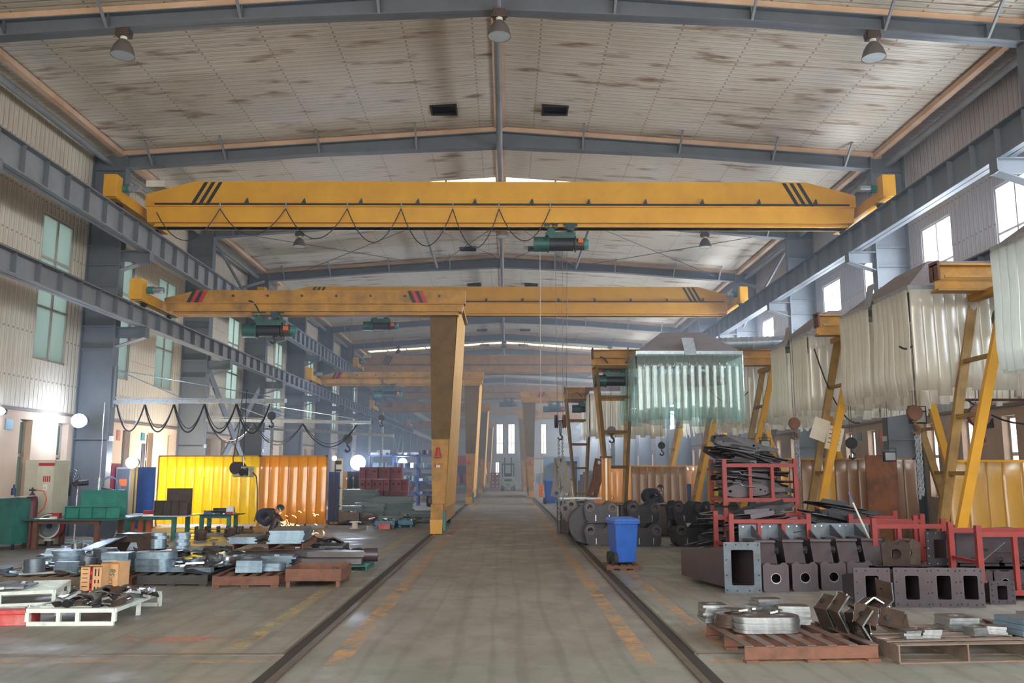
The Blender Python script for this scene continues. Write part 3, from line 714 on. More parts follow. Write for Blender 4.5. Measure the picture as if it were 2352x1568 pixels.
# high-bay lamps
LAMPG = mat('lamp_glass', (178, 186, 186), .3)
def make_lamp(label, loc):
    t = thing('high_bay_lamp', label, 'lamp', loc, 0, 'high-bay lamps')
    MB().cyl((0, 0, -.1), (0, 0, 0), .02, 8).box(-.13, .13, -.1, .1, -.24, -.08).box(-.17, .17, -.04, .04, -.22, -.12).build('ballast', BROWN, t, bevel=.01)
    MB().cyl((0, 0, -.30), (0, 0, -.24), .07, 14).build('neck', PLASTW, t, smooth=True)
    MB().lathe([(.07, -.30), (.13, -.36), (.19, -.46), (.225, -.58), (.235, -.64)], 26).build('shade', mat('lamp_shade', (112, 104, 100), .4, .3), t, smooth='all')
    MB().cyl((0, 0, -.635), (0, 0, -.62), .225, 26).build('lens', LAMPG, t)
    return t
l0 = make_lamp('high-bay lamp at the left of the nearest roof beam', (-7.75, 16.4, 10.66))
for k, fy in enumerate((16.4, 31.4, 46.4, 61.4, 76.4)):
    for x, nm in ((-7.75, 'left'), (XC + .05, 'middle'), (7.45, 'right')):
        if k == 0 and x < -5: continue
        zz = 11.0 if abs(x) < 1 else 10.66
        dup(l0, (x, fy - (.18 if abs(x) < 1 else 0), zz), 0, f"high-bay lamp at the {nm} of the {['nearest', 'third', 'fifth', 'seventh', 'ninth'][k]} roof beam in view")
# ------------------------------------------------------------------ welding-bay stands, hoods and strip curtains
def stand(y, xin, label, foot_in=-1.15, width=1.3):
    """trestle of two ladder legs leaning apart; origin on the floor under the inner top"""
    t = thing('crane_stand', label, 'crane stand', (xin, y, 0), 0, 'yellow ladder-leg crane stands')
    for s, x0, x1 in ((0, 0, foot_in), (1, width, width + 1.15)):
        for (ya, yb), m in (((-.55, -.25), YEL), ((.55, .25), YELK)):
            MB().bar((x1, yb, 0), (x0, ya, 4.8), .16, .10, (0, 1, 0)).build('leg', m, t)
        for z in (.8, 1.7, 2.7, 3.7):
            f = z / 4.8; x = x1 + (x0 - x1) * f; yh = .25 + .3 * f
            MB().bar((x, -yh, z), (x, yh, z), .09, .07).build('rung', YELK, t)
        MB().box(x0 - .1, x0 + .1, -.75, .75, 4.8, 4.92).build('head_beam', YELD, t)
        MB().box(x1 - .15, x1 + .15, -.4, .4, 0, .04).build('foot_plate', YELD, t)
    return t
KD = [14.95, 20.0, 26.5, 32.6, 38.8]
KX = [8.55, 8.0, 8.1, 8.05, 8.05]
s0 = stand(KD[0], KX[0], 'nearest yellow ladder-leg crane stand at the right edge, beside the red racks')
WHERE = ['second yellow crane stand, carrying a paper board on its leg', 'third yellow crane stand from the camera on the right', 'fourth yellow crane stand on the right, before the rusty sheets', 'fifth and farthest yellow crane stand on the right']
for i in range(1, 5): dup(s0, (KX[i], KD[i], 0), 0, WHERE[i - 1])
def tower(x, y, label):
    """four-post ladder tower, narrow at the foot"""
    t = thing('crane_tower', label, 'crane stand', (x, y, 0), 0, 'yellow four-post towers')
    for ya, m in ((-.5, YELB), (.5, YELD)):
        yb = ya * .5
        MB().bar((-.14, yb, 0), (-.56, ya, 4.9), .09, .09).build('leg', m, t)
        MB().bar((.24, yb, 0), (.52, ya, 4.9), .09, .09).build('leg', m, t)
        for z in (.75, 1.85, 2.9, 3.95, 4.85):
            f = z / 4.9; MB().bar((-.14 - .42 * f, yb + (ya - yb) * f, z), (.24 + .28 * f, yb + (ya - yb) * f, z), .08, .09).build('rung', m, t)
    MB().box(-.3, .4, -.5, .5, 0, .05).build('foot_plate', YELD, t)
    MB().box(-.6, .56, -.56, .56, 4.9, 4.96).build('head_plate', YELD, t)
    return t
tw = tower(3.3, 26.5, 'yellow four-post ladder tower behind the blue wheelie bin')
dup(tw, (3.25, 38.8, 0), 0, 'dusty four-post ladder tower farther down beside the aisle')
def bay_beam(x0, x1, y, label, m=YELD):
    t = thing('bay_beam', label, 'crane beam', (0, y, 0), 0, 'yellow bay crane beams')
    MB().box(x0, x1, -.14, .14, 5.22, 5.25).box(x0, x1, -.012, .012, 4.80, 5.22).box(x0, x1, -.14, .14, 4.76, 4.80).build('beam', m, t)
    for q in (x0 + .02, x1 - .02): MB().box(q - .02, q + .02, -.16, .16, 4.96, 5.3).build('end_stop', RUST, t)
    MB().box(x0 + .1, x1 - .1, -.2, -.17, 4.98, 5.02).build('cable_rail', m, t)
    return t
for i, (x0, nm) in enumerate(((7.6, 'nearest'), (7.3, 'second'), (2.65, 'long third'), (5.5, 'fourth'), (2.6, 'long fifth'))):
    b_ = bay_beam(x0, 10.6, KD[i], f'{nm} yellow bay crane beam running across toward the right wall', YELD)
    b_.location.z = .12 if i not in (2, 4) else .2
for (x, i, lb) in ((9.3, 0, 'green electric hoist on the nearest bay crane beam at the right edge'), (8.9, 1, 'dark electric hoist on the second bay crane beam'), (3.35, 2, 'dark green hoist inside the ladder tower behind the blue bin'),
                   (6.1, 2, 'dark hoist seen through the clear strip curtain'), (3.6, 4, 'dark hoist inside the farther ladder tower')):
    dhoist(x, KD[i], 4.86 if i in (2, 4) else 4.78, lb, .85)
def curtain_mat(name, tint, milk, rough=.25):
    m = bpy.data.materials.new(name); m.use_nodes = True; nt = m.node_tree; N = nt.nodes; L = nt.links
    t = N.new('ShaderNodeBsdfTransparent'); t.inputs[0].default_value = tint + (1,)
    tr = N.new('ShaderNodeBsdfTranslucent'); tr.inputs[0].default_value = tint + (1,); df = N.new('ShaderNodeBsdfDiffuse'); df.inputs[0].default_value = tint + (1,)
    g = N.new('ShaderNodeBsdfGlossy'); g.inputs['Roughness'].default_value = rough; g.inputs[0].default_value = (1, 1, 1, 1)
    a = N.new('ShaderNodeMixShader'); a.inputs[0].default_value = .30; b = N.new('ShaderNodeMixShader'); b.inputs[0].default_value = milk
    tc = N.new('ShaderNodeTexCoord'); f = noise(nt, mapping(nt, tc.outputs['Object'], (1, 1, .4)), 2.5, 3)
    L.new(ramp(nt, f, .2 , .9), b.inputs[0])
    mm = math_node(nt, 'ADD', math_node(nt, 'MULTIPLY', ramp(nt, f, .35, .75), .18), milk); L.new(mm, b.inputs[0])
    c = N.new('ShaderNodeMixShader'); c.inputs[0].default_value = .12 if milk > .3 else .07
    L.new(tr.outputs[0], a.inputs[1]); L.new(df.outputs[0], a.inputs[2]); L.new(t.outputs[0], b.inputs[1]); L.new(a.outputs[0], b.inputs[2])
    L.new(b.outputs[0], c.inputs[1]); L.new(g.outputs[0], c.inputs[2]); L.new(c.outputs[0], N['Material Output'].inputs[0]); return m
CMILK = curtain_mat('milky_strip', (.97, .94, .86), .70, .3); CCLEAR = curtain_mat('clear_strip', (.84, .95, .94), .14, .06); CHAZY = curtain_mat('hazy_strip', (.94, .975, .94), .5, .2)
CMID = curtain_mat('cloudy_strip', (.88, .92, .86), .42, .2)
COR = curtain_mat('amber_strip', (.98, .56, .05), .62, .2); CYL = curtain_mat('yellow_strip', (1.0, .80, .04), .30, .2); CRO = curtain_mat('sooty_amber_strip', (.50, .27, .10), .85, .4)
CYO = curtain_mat('dark_yellow_strip', (.92, .62, .08), .8, .35)
_S = {}
def strip_mesh(wd, ht, m):
    k = (wd, ht, m.name)
    if k not in _S:
        mb = MB(); n = 6; pts = []
        for i in range(n + 1):
            a = -1 + 2 * i / n; pts.append((a * wd / 2, -.022 * (1 - a * a)))
        rows = 5; vs = []; fs = []
        for r in range(rows + 1):
            z = -ht * r / rows; off = .03 * math.sin(r * 1.3) * (r / rows)
            for x, y in pts: vs.append((x, y + off, z))
        for r in range(rows):
            for i in range(n): a = r * (n + 1) + i; fs.append((a, a + 1, a + n + 2, a + n + 1))
        mb.add(vs, fs); o = mb.build('curtain_strip', m, smooth='all')
        md = o.modifiers.new('s', 'SOLIDIFY'); md.thickness = .004
        _S[k] = o; return o, True
    return _S[k], False
def strip(parent, x, y, z, wd, ht, m, rz=0, rx=0.0, name='curtain_strip'):
    o, new = strip_mesh(wd, ht, m)
    if not new: o = o.copy(); sc.collection.objects.link(o)
    o.name = name; o.parent = parent; o.location = (x, y, z); o.rotation_euler = (rx, 0, rz); return o
def hood(x0, x1, y0, y1, label, m, zr=5.05, drop=1.85, sides='lfrb', mf=None, flap=True, top=.75):
    t = thing('extraction_hood', label, 'extraction hood', ((x0 + x1) / 2, (y0 + y1) / 2, zr), 0, 'fume hoods hung with strip curtains')
    W, D = (x1 - x0) / 2, (y1 - y0) / 2; tx, ty = W * .42, D * .45
    b = [(-W, -D, .06), (W, -D, .06), (W, D, .06), (-W, D, .06)]; u = [(-tx, -ty, top), (tx, -ty, top), (tx, ty, top), (-tx, ty, top)]
    MB().add(b + u, ((4, 5, 6, 7), (0, 1, 5, 4), (1, 2, 6, 5), (2, 3, 7, 6), (3, 0, 4, 7))).build('hood_cone', HOOD, t)
    MB().box(-W - .03, W + .03, -D - .03, -D, -.06, .07).box(-W - .03, W + .03, D, D + .03, -.06, .07).box(-W - .03, -W, -D, D, -.06, .07).box(W, W + .03, -D, D, -.06, .07).build('rim', GALV, t)
    if flap:
        MB().add([(-.22, -D - .02, .45), (.12, -D - .02, .45), (-.13, -D - .08, -.05), (.2, -D - .08, -.05), (.12, -D + .35, .45)], ((0, 1, 3, 2), (1, 4, 3))).build('flap', GALV, t)
        MB().add([(-W - .02, -.25, .42), (-W - .02, .12, .42), (-W - .08, -.1, -.05), (-W - .08, .25, -.05)], ((0, 1, 3, 2),)).build('flap', GALV, t)
    for sd in sides:
        n = max(3, int((2 * (W if sd in 'fb' else D)) / .205)); L_ = 2 * (W if sd in 'fb' else D)
        for i in range(n):
            q = -L_ / 2 + L_ * (i + .5) / n
            if sd == 'l' and abs(q) < .12 and flap: continue
            mm = m if sd != 'f' or mf is None else mf
            if random.random() < .06: mm = CMILK
            hh = round(drop + random.choice((-.05, 0, 0, .04, .10)), 2)
            if sd == 'f': strip(t, q, -D - .05, -.02, .24, hh, mm, 0, random.uniform(-.02, .02))
            if sd == 'b': strip(t, q, D + .05, -.02, .24, hh, mm, PI, random.uniform(-.02, .02))
            if sd == 'l': strip(t, -W - .05, q, -.02, .24, hh, mm, -PI / 2, random.uniform(-.02, .02))
            if sd == 'r': strip(t, W + .05, q, -.02, .24, hh, mm, PI / 2, random.uniform(-.02, .02))
    return t
hood(7.42, 10.3, 9.9, 12.75, 'fume hood with clear greenish strips, cut off by the right edge of the photo', CHAZY, sides='lfb', flap=False)
hood(7.40, 10.3, 15.5, 18.7, 'large fume hood with milky strip curtain behind the nearest crane stand', CMILK)
hood(7.42, 10.3, 20.9, 23.8, 'second fume hood with cloudy cream strips along the right side', CMILK)
hood(7.5, 10.2, 27.4, 30.4, 'third fume hood along the right wall, partly behind the clear curtain', CMILK)
hood(7.5, 10.2, 33.4, 36.4, 'fourth fume hood along the right wall with cream strips', CMILK, sides='lf')
hood(3.72, 6.72, 24.35, 27.6, 'fume hood with transparent blue-green strips, number 2A inside, facing the camera', CCLEAR)
hood(3.6, 6.8, 37.0, 40.2, 'farther fume hood with cream strips behind the ladder tower', CMILK, sides='lfr')
DUCT = mat('spiral_duct', (168, 176, 184), .3, .7)
def duct(a, b, r, label):
    t = thing('spiral_duct', label, 'duct', a, 0, 'silver ventilation ducts'); v = Vector(b) - Vector(a); n = int(v.length / .16); prof = []
    mb = MB(); mb.cyl((0, 0, 0), v, r, 20); mb.build('pipe', DUCT, t, smooth=True)
    mb = MB()
    for i in range(n): p = v * (i / n); mb.cyl(p, p + v.normalized() * .03, r + .012, 20)
    o = mb.build('seam', GALV, t, smooth=True); o['kind'] = 'stuff'; return t
duct((5.3, 26.2, 5.55), (11.4, 26.2, 5.75), .19, 'silver spiral duct running from the clear-curtain hood to the right wall')
duct((9.3, 17.0, 5.7), (11.4, 15.8, 5.9), .17, 'crumpled silver duct from the large hood to the right wall')
duct((9.2, 22.3, 5.7), (11.4, 22.3, 5.9), .17, 'silver duct from the second right-hand hood to the wall')
bp_ = tag(MB().box(-.17, .17, 0, .01, -.13, .13).build('number_plate', PAPER, loc=(5.1, 24.8, 4.72)), 'white plate reading 2A behind the clear strip curtain', 'sign')
duct((9.2, 28.9, 5.7), (11.4, 28.9, 5.9), .17, 'silver duct from the third right-hand hood to the wall')
text('2A', .2, BLACK, bp_, (0, -.004, 0), (PI / 2, 0, 0))
# ------------------------------------------------------------------ steel stock: pallets, plates, racks
def zr(px, y, z=0.0):   # X of a photo column at depth y
    return aty(px, 1080, y).x
def steel_pallet(label, loc, rz, w=1.2, d=1.1, h=.15, m=RUST, n=7, along='y', fm=None, group='pallets on the floor'):
    """origin at near-left bottom corner"""
    t = thing('steel_pallet', label, 'pallet', loc, rz, group); sw = .085
    if along == 'y':
        for i in range(n):
            x = (w - sw) * i / (n - 1); MB().box(x, x + sw, -.02, d + .02, h - .012, h).build('slat', m, t)
        for y in (0, d / 2, d): MB().box(0, w, y - .008, y + .008, .025, h - .012).box(0, .12, y - .05, y + .05, 0, .025).box(w / 2 - .06, w / 2 + .06, y - .05, y + .05, 0, .025).box(w - .12, w, y - .05, y + .05, 0, .025).build('runner', fm or m, t)
    else:
        for i in range(n):
            y = (d - sw) * i / (n - 1); MB().box(-.02, w + .02, y, y + sw, h - .012, h).build('slat', m, t)
        for x in (0, w / 2, w): MB().box(x - .008, x + .008, 0, d, .012, h - .012).build('runner', fm or m, t)
        MB().box(0, w, 0, .09, 0, .012).box(0, w, d - .09, d, 0, .012).build('skid', fm or m, t)
    return t
def tube_pallet(label, loc, rz, w, d, h=.2, m=WHITEP):
    t = thing('steel_pallet', label, 'pallet', loc, rz, 'pallets on the floor'); s = .045
    mb = MB()
    for z in (s / 2, h - s / 2): mb.bar((0, 0, z), (w, 0, z), s).bar((0, d, z), (w, d, z), s)
    for x in (0, w): mb.bar((x, 0, h - s / 2), (x, d, h - s / 2), s)
    mb.build('frame', m, t)
    for x in (0, w * .36, w * .58, w): MB().bar((x, 0, s), (x, 0, h - s), s).build('post', m, t)
    for x in (0, w): 
        for y in (d * .5, d): MB().bar((x, y, 0), (x, y, h - s), s).build('post', m, t)
    for i in range(9): y = d * (i + .5) / 9; MB().box(0, w, y - .03, y + .03, h - .02, h - .005).build('slat', m, t)
    return t
_P = {}
CUTB = mat('blue_cut_edge', (142, 164, 180), 0.3, 0.6, (96, 116, 132), 8, .7)
def plate_obj(kind, w, d, h, m, ed=None):
    key = (kind, round(w, 2), round(d, 2), round(h, 3), m.name)
    if key in _P: o = _P[key].copy(); sc.collection.objects.link(o); return o
    mb = MB()
    if kind == 'rect': mb.box(-w / 2, w / 2, -d / 2, d / 2, 0, h)
    elif kind == 'hole': mb.plate(rect(-w / 2, w / 2, -d / 2, d / 2), [circ(0, 0, min(w, d) * .27, 14)], 0, h, 'xy')
    elif kind == 'oval': mb.plate(rrect(-w / 2, w / 2, -d / 2, d / 2, d * .42, 5), [circ(-w * .26, 0, d * .16, 12), circ(w * .26, 0, d * .16, 12)], 0, h, 'xy')
    elif kind == 'ring': mb.plate(circ(0, 0, w / 2, 20), [circ(0, 0, w * .26, 16)], 0, h, 'xy')
    elif kind == 'hook': mb.prism([(-w / 2, -d / 2), (w * .1, -d / 2), (w * .3, -d * .1), (w / 2, -d * .2), (w / 2, d * .3), (0, d / 2), (-w * .2, d * .2), (-w / 2, d * .3)], 0, h, 'xy')
    elif kind == 'angle': mb.prism([(-w / 2, 0), (0, .06), (w / 2, 0), (w / 2, h), (0, .06 + h), (-w / 2, h)], -d / 2, d / 2, 'xz')
    elif kind == 'can': mb.cyl((0, 0, 0), (0, 0, h), w / 2, 16)
    elif kind == 'channel': mb.box(-w / 2, w / 2, -d / 2, d / 2, 0, .006).box(-w / 2, w / 2, -d / 2, -d / 2 + .006, 0, h).box(-w / 2, w / 2, d / 2 - .006, d / 2, 0, h)
    elif kind == 'arc':
        n = 6; vs = []
        for i in range(n + 1): a = -.9 + 1.8 * i / n; vs.append((w / 2 * math.sin(a) / .78, w * .45 * (math.cos(a) - .62)))
        mb.prism(vs + [(x * .93, z - h) for x, z in vs[::-1]], -d / 2, d / 2, 'xz')
    o = mb.build('steel_plate', m, smooth=kind in ('can', 'ring', 'arc', 'oval')); _P[key] = o
    if kind in ('rect', 'oval', 'hook', 'hole') and h > .015:
        o.data.materials.append(ed or (BSTEEL if 'mill' not in m.name else CUTB))
        for p in o.data.polygons:
            if abs(p.normal.z) < .5: p.material_index = 1
    return o
def put(kind, w, d, h, m, loc, rot, name, label, cat, group, ed=None):
    o = plate_obj(kind, w, d, h, m, ed); o.name = name; o.location = loc
    o.rotation_euler = rot if hasattr(rot, '__len__') else (0, 0, rot)
    return tag(o, label, cat, group)
def stack(kind, w, d, h, n, m, x, y, z, rz, label, group, jit=.02, name='steel_plate', cat='plate', ed=None, spread=.12):
    for i in range(n):
        put(kind, w, d, h, m, (x + random.uniform(-jit, jit), y + random.uniform(-jit, jit), z + i * (h + .001)), rz + random.uniform(-spread, spread) * (1 if jit else 0), name, label, cat, group, ed)
def pile(n, kinds, x0, x1, y0, y1, z, hmax, label, group, name='steel_part', cat='metal part', size=(.1, .3), mats=(BROWN, DSTEEL, MSTEEL), tilt=.35):
    for i in range(n):
        k = random.choice(kinds); a = random.uniform(*size); f = random.random(); u, v = random.random(), random.random()
        pk = 1 - max(abs(u - .5), abs(v - .5)) * 1.5
        w_, d_ = round(a, 1) or .1, round(a * random.choice((.5, .7, 1)), 1) or .1
        put(k, w_, d_, random.choice((.012, .02, .03)) if k != 'can' else round(a * .7, 1) or .06, random.choice(mats), (x0 + (x1 - x0) * u, y0 + (y1 - y0) * v, z + max(0, hmax * pk * f)),
            (random.uniform(-tilt, tilt), random.uniform(-tilt, tilt), random.uniform(0, PI)), name, label, cat, group)
# --- left foreground
A = atz(62, 1437); B = atz(258, 1437)
tube_pallet('white tubular steel pallet heaped with curved brackets, nearest the camera on the left', (A.x, A.y, 0), .03, B.x - A.x, 1.42, .19)
pile(64, ['arc', 'arc', 'arc', 'rect', 'hook'], A.x + .15, B.x + .05, A.y + .12, A.y + 1.25, .20, .16, 'small curved brown bracket heaped on the nearest white pallet', 'curved brackets on the white pallet', 'steel_bracket', 'bracket', (.12, .24), (BROWN, BROWN, DSTEEL, BSTEEL), .5)
C_ = atz(152, 1387)
tube_pallet('white tubular steel pallet with dark blocks, cut by the left edge of the photo', (C_.x - 1.55, C_.y - .55, 0), .30, 1.5, 1.1, .2)
pile(16, ['rect', 'rect', 'hook'], C_.x - 1.3, C_.x - .55, C_.y - .4, C_.y + .3, .21, .08, 'dark steel block on the white pallet at the left edge', 'dark blocks on the left white pallet', 'steel_block', 'metal block', (.15, .3), (DSTEEL, MSTEEL), .1)
t = thing('tool_box', 'worn red steel tool box with a wrench on top, at the left edge', 'tool box', (atz(28, 1438).x, atz(28, 1438).y + .15, 0), .12)
MB().box(-.35, .17, -.12, .14, 0, .17).build('body', mat('worn_red', (184, 60, 58), .5, 0, (196, 132, 128), 3, .9), t, bevel=.006)
MB().box(-.35, .17, -.125, .145, .12, .135).build('lid', REDP, t)
p = t.location; wrn = MB().bar((-.3, -.02, .185), (.08, 0, .19), .035, .014).cyl((.1, 0, .18), (.1, 0, .2), .045, 12).cyl((.1, 0, .17), (.1, 0, .21), .02, 8).build('wrench', BSTEEL, loc=(p.x, p.y, 0)); tag(wrn, 'shiny wrench lying on the red tool box', 'wrench')
def cardboard(px, py, w, d, h, rz, label, red):
    q = atz(px, py); t = thing('cardboard_box', label, 'box', (q.x, q.y, 0), rz)
    MB().box(0, w, 0, .006, 0, h).box(0, .006, 0, d, 0, h).box(w - .006, w, 0, d, 0, h).box(0, w, d - .006, d, 0, h).box(0, w, 0, d, 0, .006).build('body', CARD, t)
    MB().add([(0, 0, h), (w, 0, h), (w + .02, -.08, h + .02), (-.02, -.08, h + .02)], ((0, 1, 2, 3),)).build('flap', CARD, t)
    if red:
        MB().box(w * .43, w * .57, -.003, 0, 0, h).build('red_band', REDP, t)
        for z in (.08, .2, .32): MB().box(w * .46, w * .54, -.005, -.003, z, z + .07).build('printed_mark', BLACK, t)
        for i, z in enumerate((.05, .15, .25, .3)):
            MB().box(w * .66, w * .72, -.004, 0, z, z + .05).box(w * .82, w * .87, -.004, 0, z, z + .05).build('printed_mark', mat('print_brown', (0, 0, 0)), t)
        for z in (.10, .16, .22, .28, .34): MB().box(w * .08, w * .34, -.003, 0, z, z + .008).build('printed_line', mat('print_brown', (172, 128, 92), .8), t)
    else: text('LD-58', .11, TEAL, t, (w * .62, -.003, h * .45), (PI / 2, -1.35, 0))
    return t
cardboard(182, 1364, .30, .28, .38, .05, 'cardboard box with a red printed band behind the white pallet', True)
cardboard(228, 1357, .28, .3, .40, -.12, 'cardboard box marked LD-58 beside the red-banded one', False)
# pallets in the front row
steel_pallet('long grey timber pallet at the left edge, its boards running away from the camera', (-7.9, 13.5, 0), .02, 1.5, 1.3, .16, WOOD, 7)
steel_pallet('rust-brown pallet behind the cardboard boxes', (-6.32, 13.55, 0), .0, .62, 1.2, .15, RUST, 4)
steel_pallet('black steel pallet in the middle of the front row', (-5.66, 13.65, 0), .0, 1.08, 1.2, .17, mat('black_pallet', (52, 54, 58), .6, .2, (76, 68, 58), 4), 6)
steel_pallet('rust-orange steel pallet carrying rounded thick plates', (-4.46, 13.5, 0), .06, 1.0, 1.2, .17, RUST, 6, 'y', RUSTO)
put('rect', 1.6, .09, .03, WOODY, (-6.9, 13.9, .17), .5, 'timber_board', 'fresh pale board lying across the grey pallet', 'board', None)
t = thing('parts_tray', 'rust-orange steel tray on short legs next to the left aisle rail', 'tray', (-3.35, 13.45, 0), .02)
MB().box(0, .85, 0, .012, .09, .27).box(0, .85, .93, .942, .09, .27).box(0, .012, 0, .94, .09, .27).box(.84, .852, 0, .94, .09, .27).box(0, .85, 0, .94, .09, .1).build('tray', RUSTO, t)
for x in (.02, .77):
    for y in (0, .86): MB().box(x, x + .06, y, y + .06, 0, .09).build('leg', RUSTO, t)
pile(9, ['ring', 'can'], -3.2, -2.6, 13.7, 14.3, .105, .03, 'small bright machined ring in the rust-orange tray', 'rings in the tray', 'machined_ring', 'ring', (.08, .14), (BSTEEL, MSTEEL), .2)
# thick blocks on the front row
for (x, y, k, w_, d_, h_, n, z, rz, lb) in (
        (-6.15, 14.1, 'rect', .42, .3, .10, 3, .16, .1, 'blue-grey thick steel block stacked three high behind the cardboard boxes'),
        (-5.55, 14.05, 'oval', .62, .36, .10, 3, .18, -.1, 'large rounded blue-grey block in the stack right of the cardboard boxes'),
        (-5.72, 14.6, 'oval', .24, .2, .05, 5, .48, .3, 'bronze-tinted rounded plate on top of the rounded blocks, left pile'),
        (-5.35, 14.6, 'oval', .24, .2, .05, 5, .48, .2, 'bronze-tinted rounded plate on top of the rounded blocks, right pile'),
        (-6.9, 14.0, 'rect', .38, .16, .08, 2, .17, .05, 'blue-grey bar on the grey timber pallet'),
        (-4.0, 13.95, 'rect', .4, .3, .09, 2, .18, .1, 'square rusty-grey block at the front of the rust-orange pallet'),
        (-3.72, 14.1, 'oval', .42, .26, .06, 2, .18, .1, 'bright rounded plate at the front right of the rust-orange pallet'),
        (-4.15, 14.35, 'ring', .38, .38, .05, 4, .18, 0, 'blue-grey ring stacked on the rust-orange pallet'),
        (-5.05, 13.95, 'rect', .9, .12, .07, 1, .18, -.06, 'long brown bar lying on the black pallet'),
        (-7.5, 15.2, 'oval', .5, .34, .03, 9, .12, .2, 'shiny blue oval plate in the stack at the left edge'),
        (-7.0, 15.5, 'ring', .4, .4, .035, 8, .12, 0, 'bright ring in the stack behind the grey pallet'),
        (-8.0, 15.8, 'hole', .4, .35, .03, 8, .12, .4, 'blue-grey plate with a hole, stacked near the left edge'),
        (-6.45, 16.2, 'hook', .5, .4, .03, 5, .1, .6, 'dark hooked plate stacked before the trapezoid bracket'),
        (-4.95, 15.6, 'hook', .6, .4, .04, 4, .1, .1, 'flat blue-grey hooked plate stacked behind the black pallet'),
        (-5.4, 16.3, 'rect', .8, .5, .03, 5, .05, .08, 'slate-grey plate in the low stack left of the tall plate stack'),
        (-5.75, 15.4, 'hook', .7, .5, .04, 3, .12, -.3, 'dark blue-grey profile plate behind the rounded blocks')):
    stack(k, w_, d_, h_, n, MSTEEL, x, y, z, rz, lb, lb[:44], .02)
steel_pallet('low dark pallet under the shiny oval plates at the left edge', (-8.3, 14.95, 0), 0, 1.7, 1.2, .11, RUST, 6)
steel_pallet('low dark pallet under the slate-grey plates', (-5.9, 15.1, 0), 0, 1.7, 1.5, .1, DSTEEL, 6)
pile(26, ['ring', 'can', 'oval'], -5.1, -4.4, 14.4, 15.2, .2, .10, 'shiny rounded part heaped behind the black pallet', 'rounded parts behind the black pallet', 'machined_part', 'metal part', (.12, .22), (BSTEEL, MSTEEL, BROWN), .25)
pile(40, ['rect', 'hook', 'oval', 'hole'], -8.2, -5.4, 16.4, 18.6, .03, .16, 'small cut plate in the scatter before the green table', 'cut plates before the green table', 'steel_plate', 'plate', (.2, .5), (MSTEEL, DSTEEL, BROWN), .12)
pile(16, ['can'], -9.2, -8.6, 18.2, 19.2, .02, 0, 'shiny steel bush standing before the green table legs', 'steel bushes by the green table', 'steel_bush', 'bush', (.16, .24), (BSTEEL,), 0)
for i in range(6): put('rect', 1.5, .08, .02, MSTEEL, (-8.4 + .11 * i, 17.0, .12 + .03 * i), (0, -.28, 1.15), 'steel_bar', 'long flat bar leaning in the fan of bars near the steel bushes', 'bar', 'fan of flat bars')
put('can', .22, .22, .18, BSTEEL, (-7.4, 16.4, .1), (PI / 2, .2, 1.2), 'steel_bush', 'single bright bush lying at the foot of the flat bars', 'bush', None)
for (n_, ks, xa, xb, ya, yb, z_, hm_, lb, sz, ms) in (
        (46, ['rect', 'hook', 'oval', 'hole', 'channel'], -8.6, -6.4, 14.9, 17.2, .1, .34, 'small dark offcut in the heap around the oval plates at the left', (.15, .4), (DSTEEL, MSTEEL, BROWN, BSTEEL)),
        (44, ['rect', 'hook', 'ring', 'channel', 'hole'], -6.4, -4.9, 14.9, 17.6, .12, .30, 'mixed cut part heaped behind the rounded blocks', (.15, .4), (DSTEEL, MSTEEL, BROWN, MSTEEL)),
        (26, ['rect', 'hook', 'hole'], -5.5, -4.6, 13.8, 14.7, .18, .12, 'thin cut plate strewn on the black pallet', (.15, .35), (MSTEEL, DSTEEL, BROWN)),
        (22, ['rect', 'can', 'ring'], -7.8, -6.5, 13.6, 14.7, .17, .10, 'short bar or ring scattered on the grey timber pallet', (.1, .3), (MSTEEL, BROWN, BSTEEL)),
        (30, ['rect', 'channel', 'hook', 'angle'], -4.0, -2.7, 16.6, 18.6, .02, .16, 'dark offcut strewn behind the machined levers', (.2, .5), (DSTEEL, BROWN, MSTEEL)),
        (24, ['rect', 'channel', 'can'], -8.9, -5.6, 21.8, 24.4, .01, .08, 'small offcut on the floor before the dark green bench', (.12, .3), (BROWN, DSTEEL, BSTEEL))):
    pile(n_, ks, xa, xb, ya, yb, z_, hm_, lb, lb[:50], 'steel_offcut', 'offcut', sz, ms, .22)
# tall stack of long plates and its two pallets
steel_pallet('rust pallet holding the upper pack of long plates', (-5.0, 16.2, .30), .06, 1.25, 1.6, .12, RUST, 5, 'x', RUSTO)
stack('rect', .95, 1.9, .028, 8, MSTEEL, -4.3, 16.3, .05, .12, 'long blue-grey plate in the lower pack of the tall stack', 'lower pack of long plates', .03, spread=.03)
for q in ((-4.6, 15.5), (-4.0, 15.5), (-4.6, 17.0), (-4.0, 17.0)): put('rect', .09, .09, .02, WOOD, (q[0], q[1], .28), 0, 'timber_block', 'timber block wedged between the plate packs', 'block', 'timber blocks between plate packs')
stack('rect', .62, 1.4, .028, 8, MSTEEL, -4.12, 16.9, .425, .12, 'long blue-grey plate on top of the upper pack of the tall stack', 'upper pack of long plates', .03, spread=.03)
stack('rect', .5, .9, .028, 4, MSTEEL, -4.85, 16.6, .425, .02, 'short blue-grey plate at the left of the upper pack', 'upper left plates', .03, spread=.05)
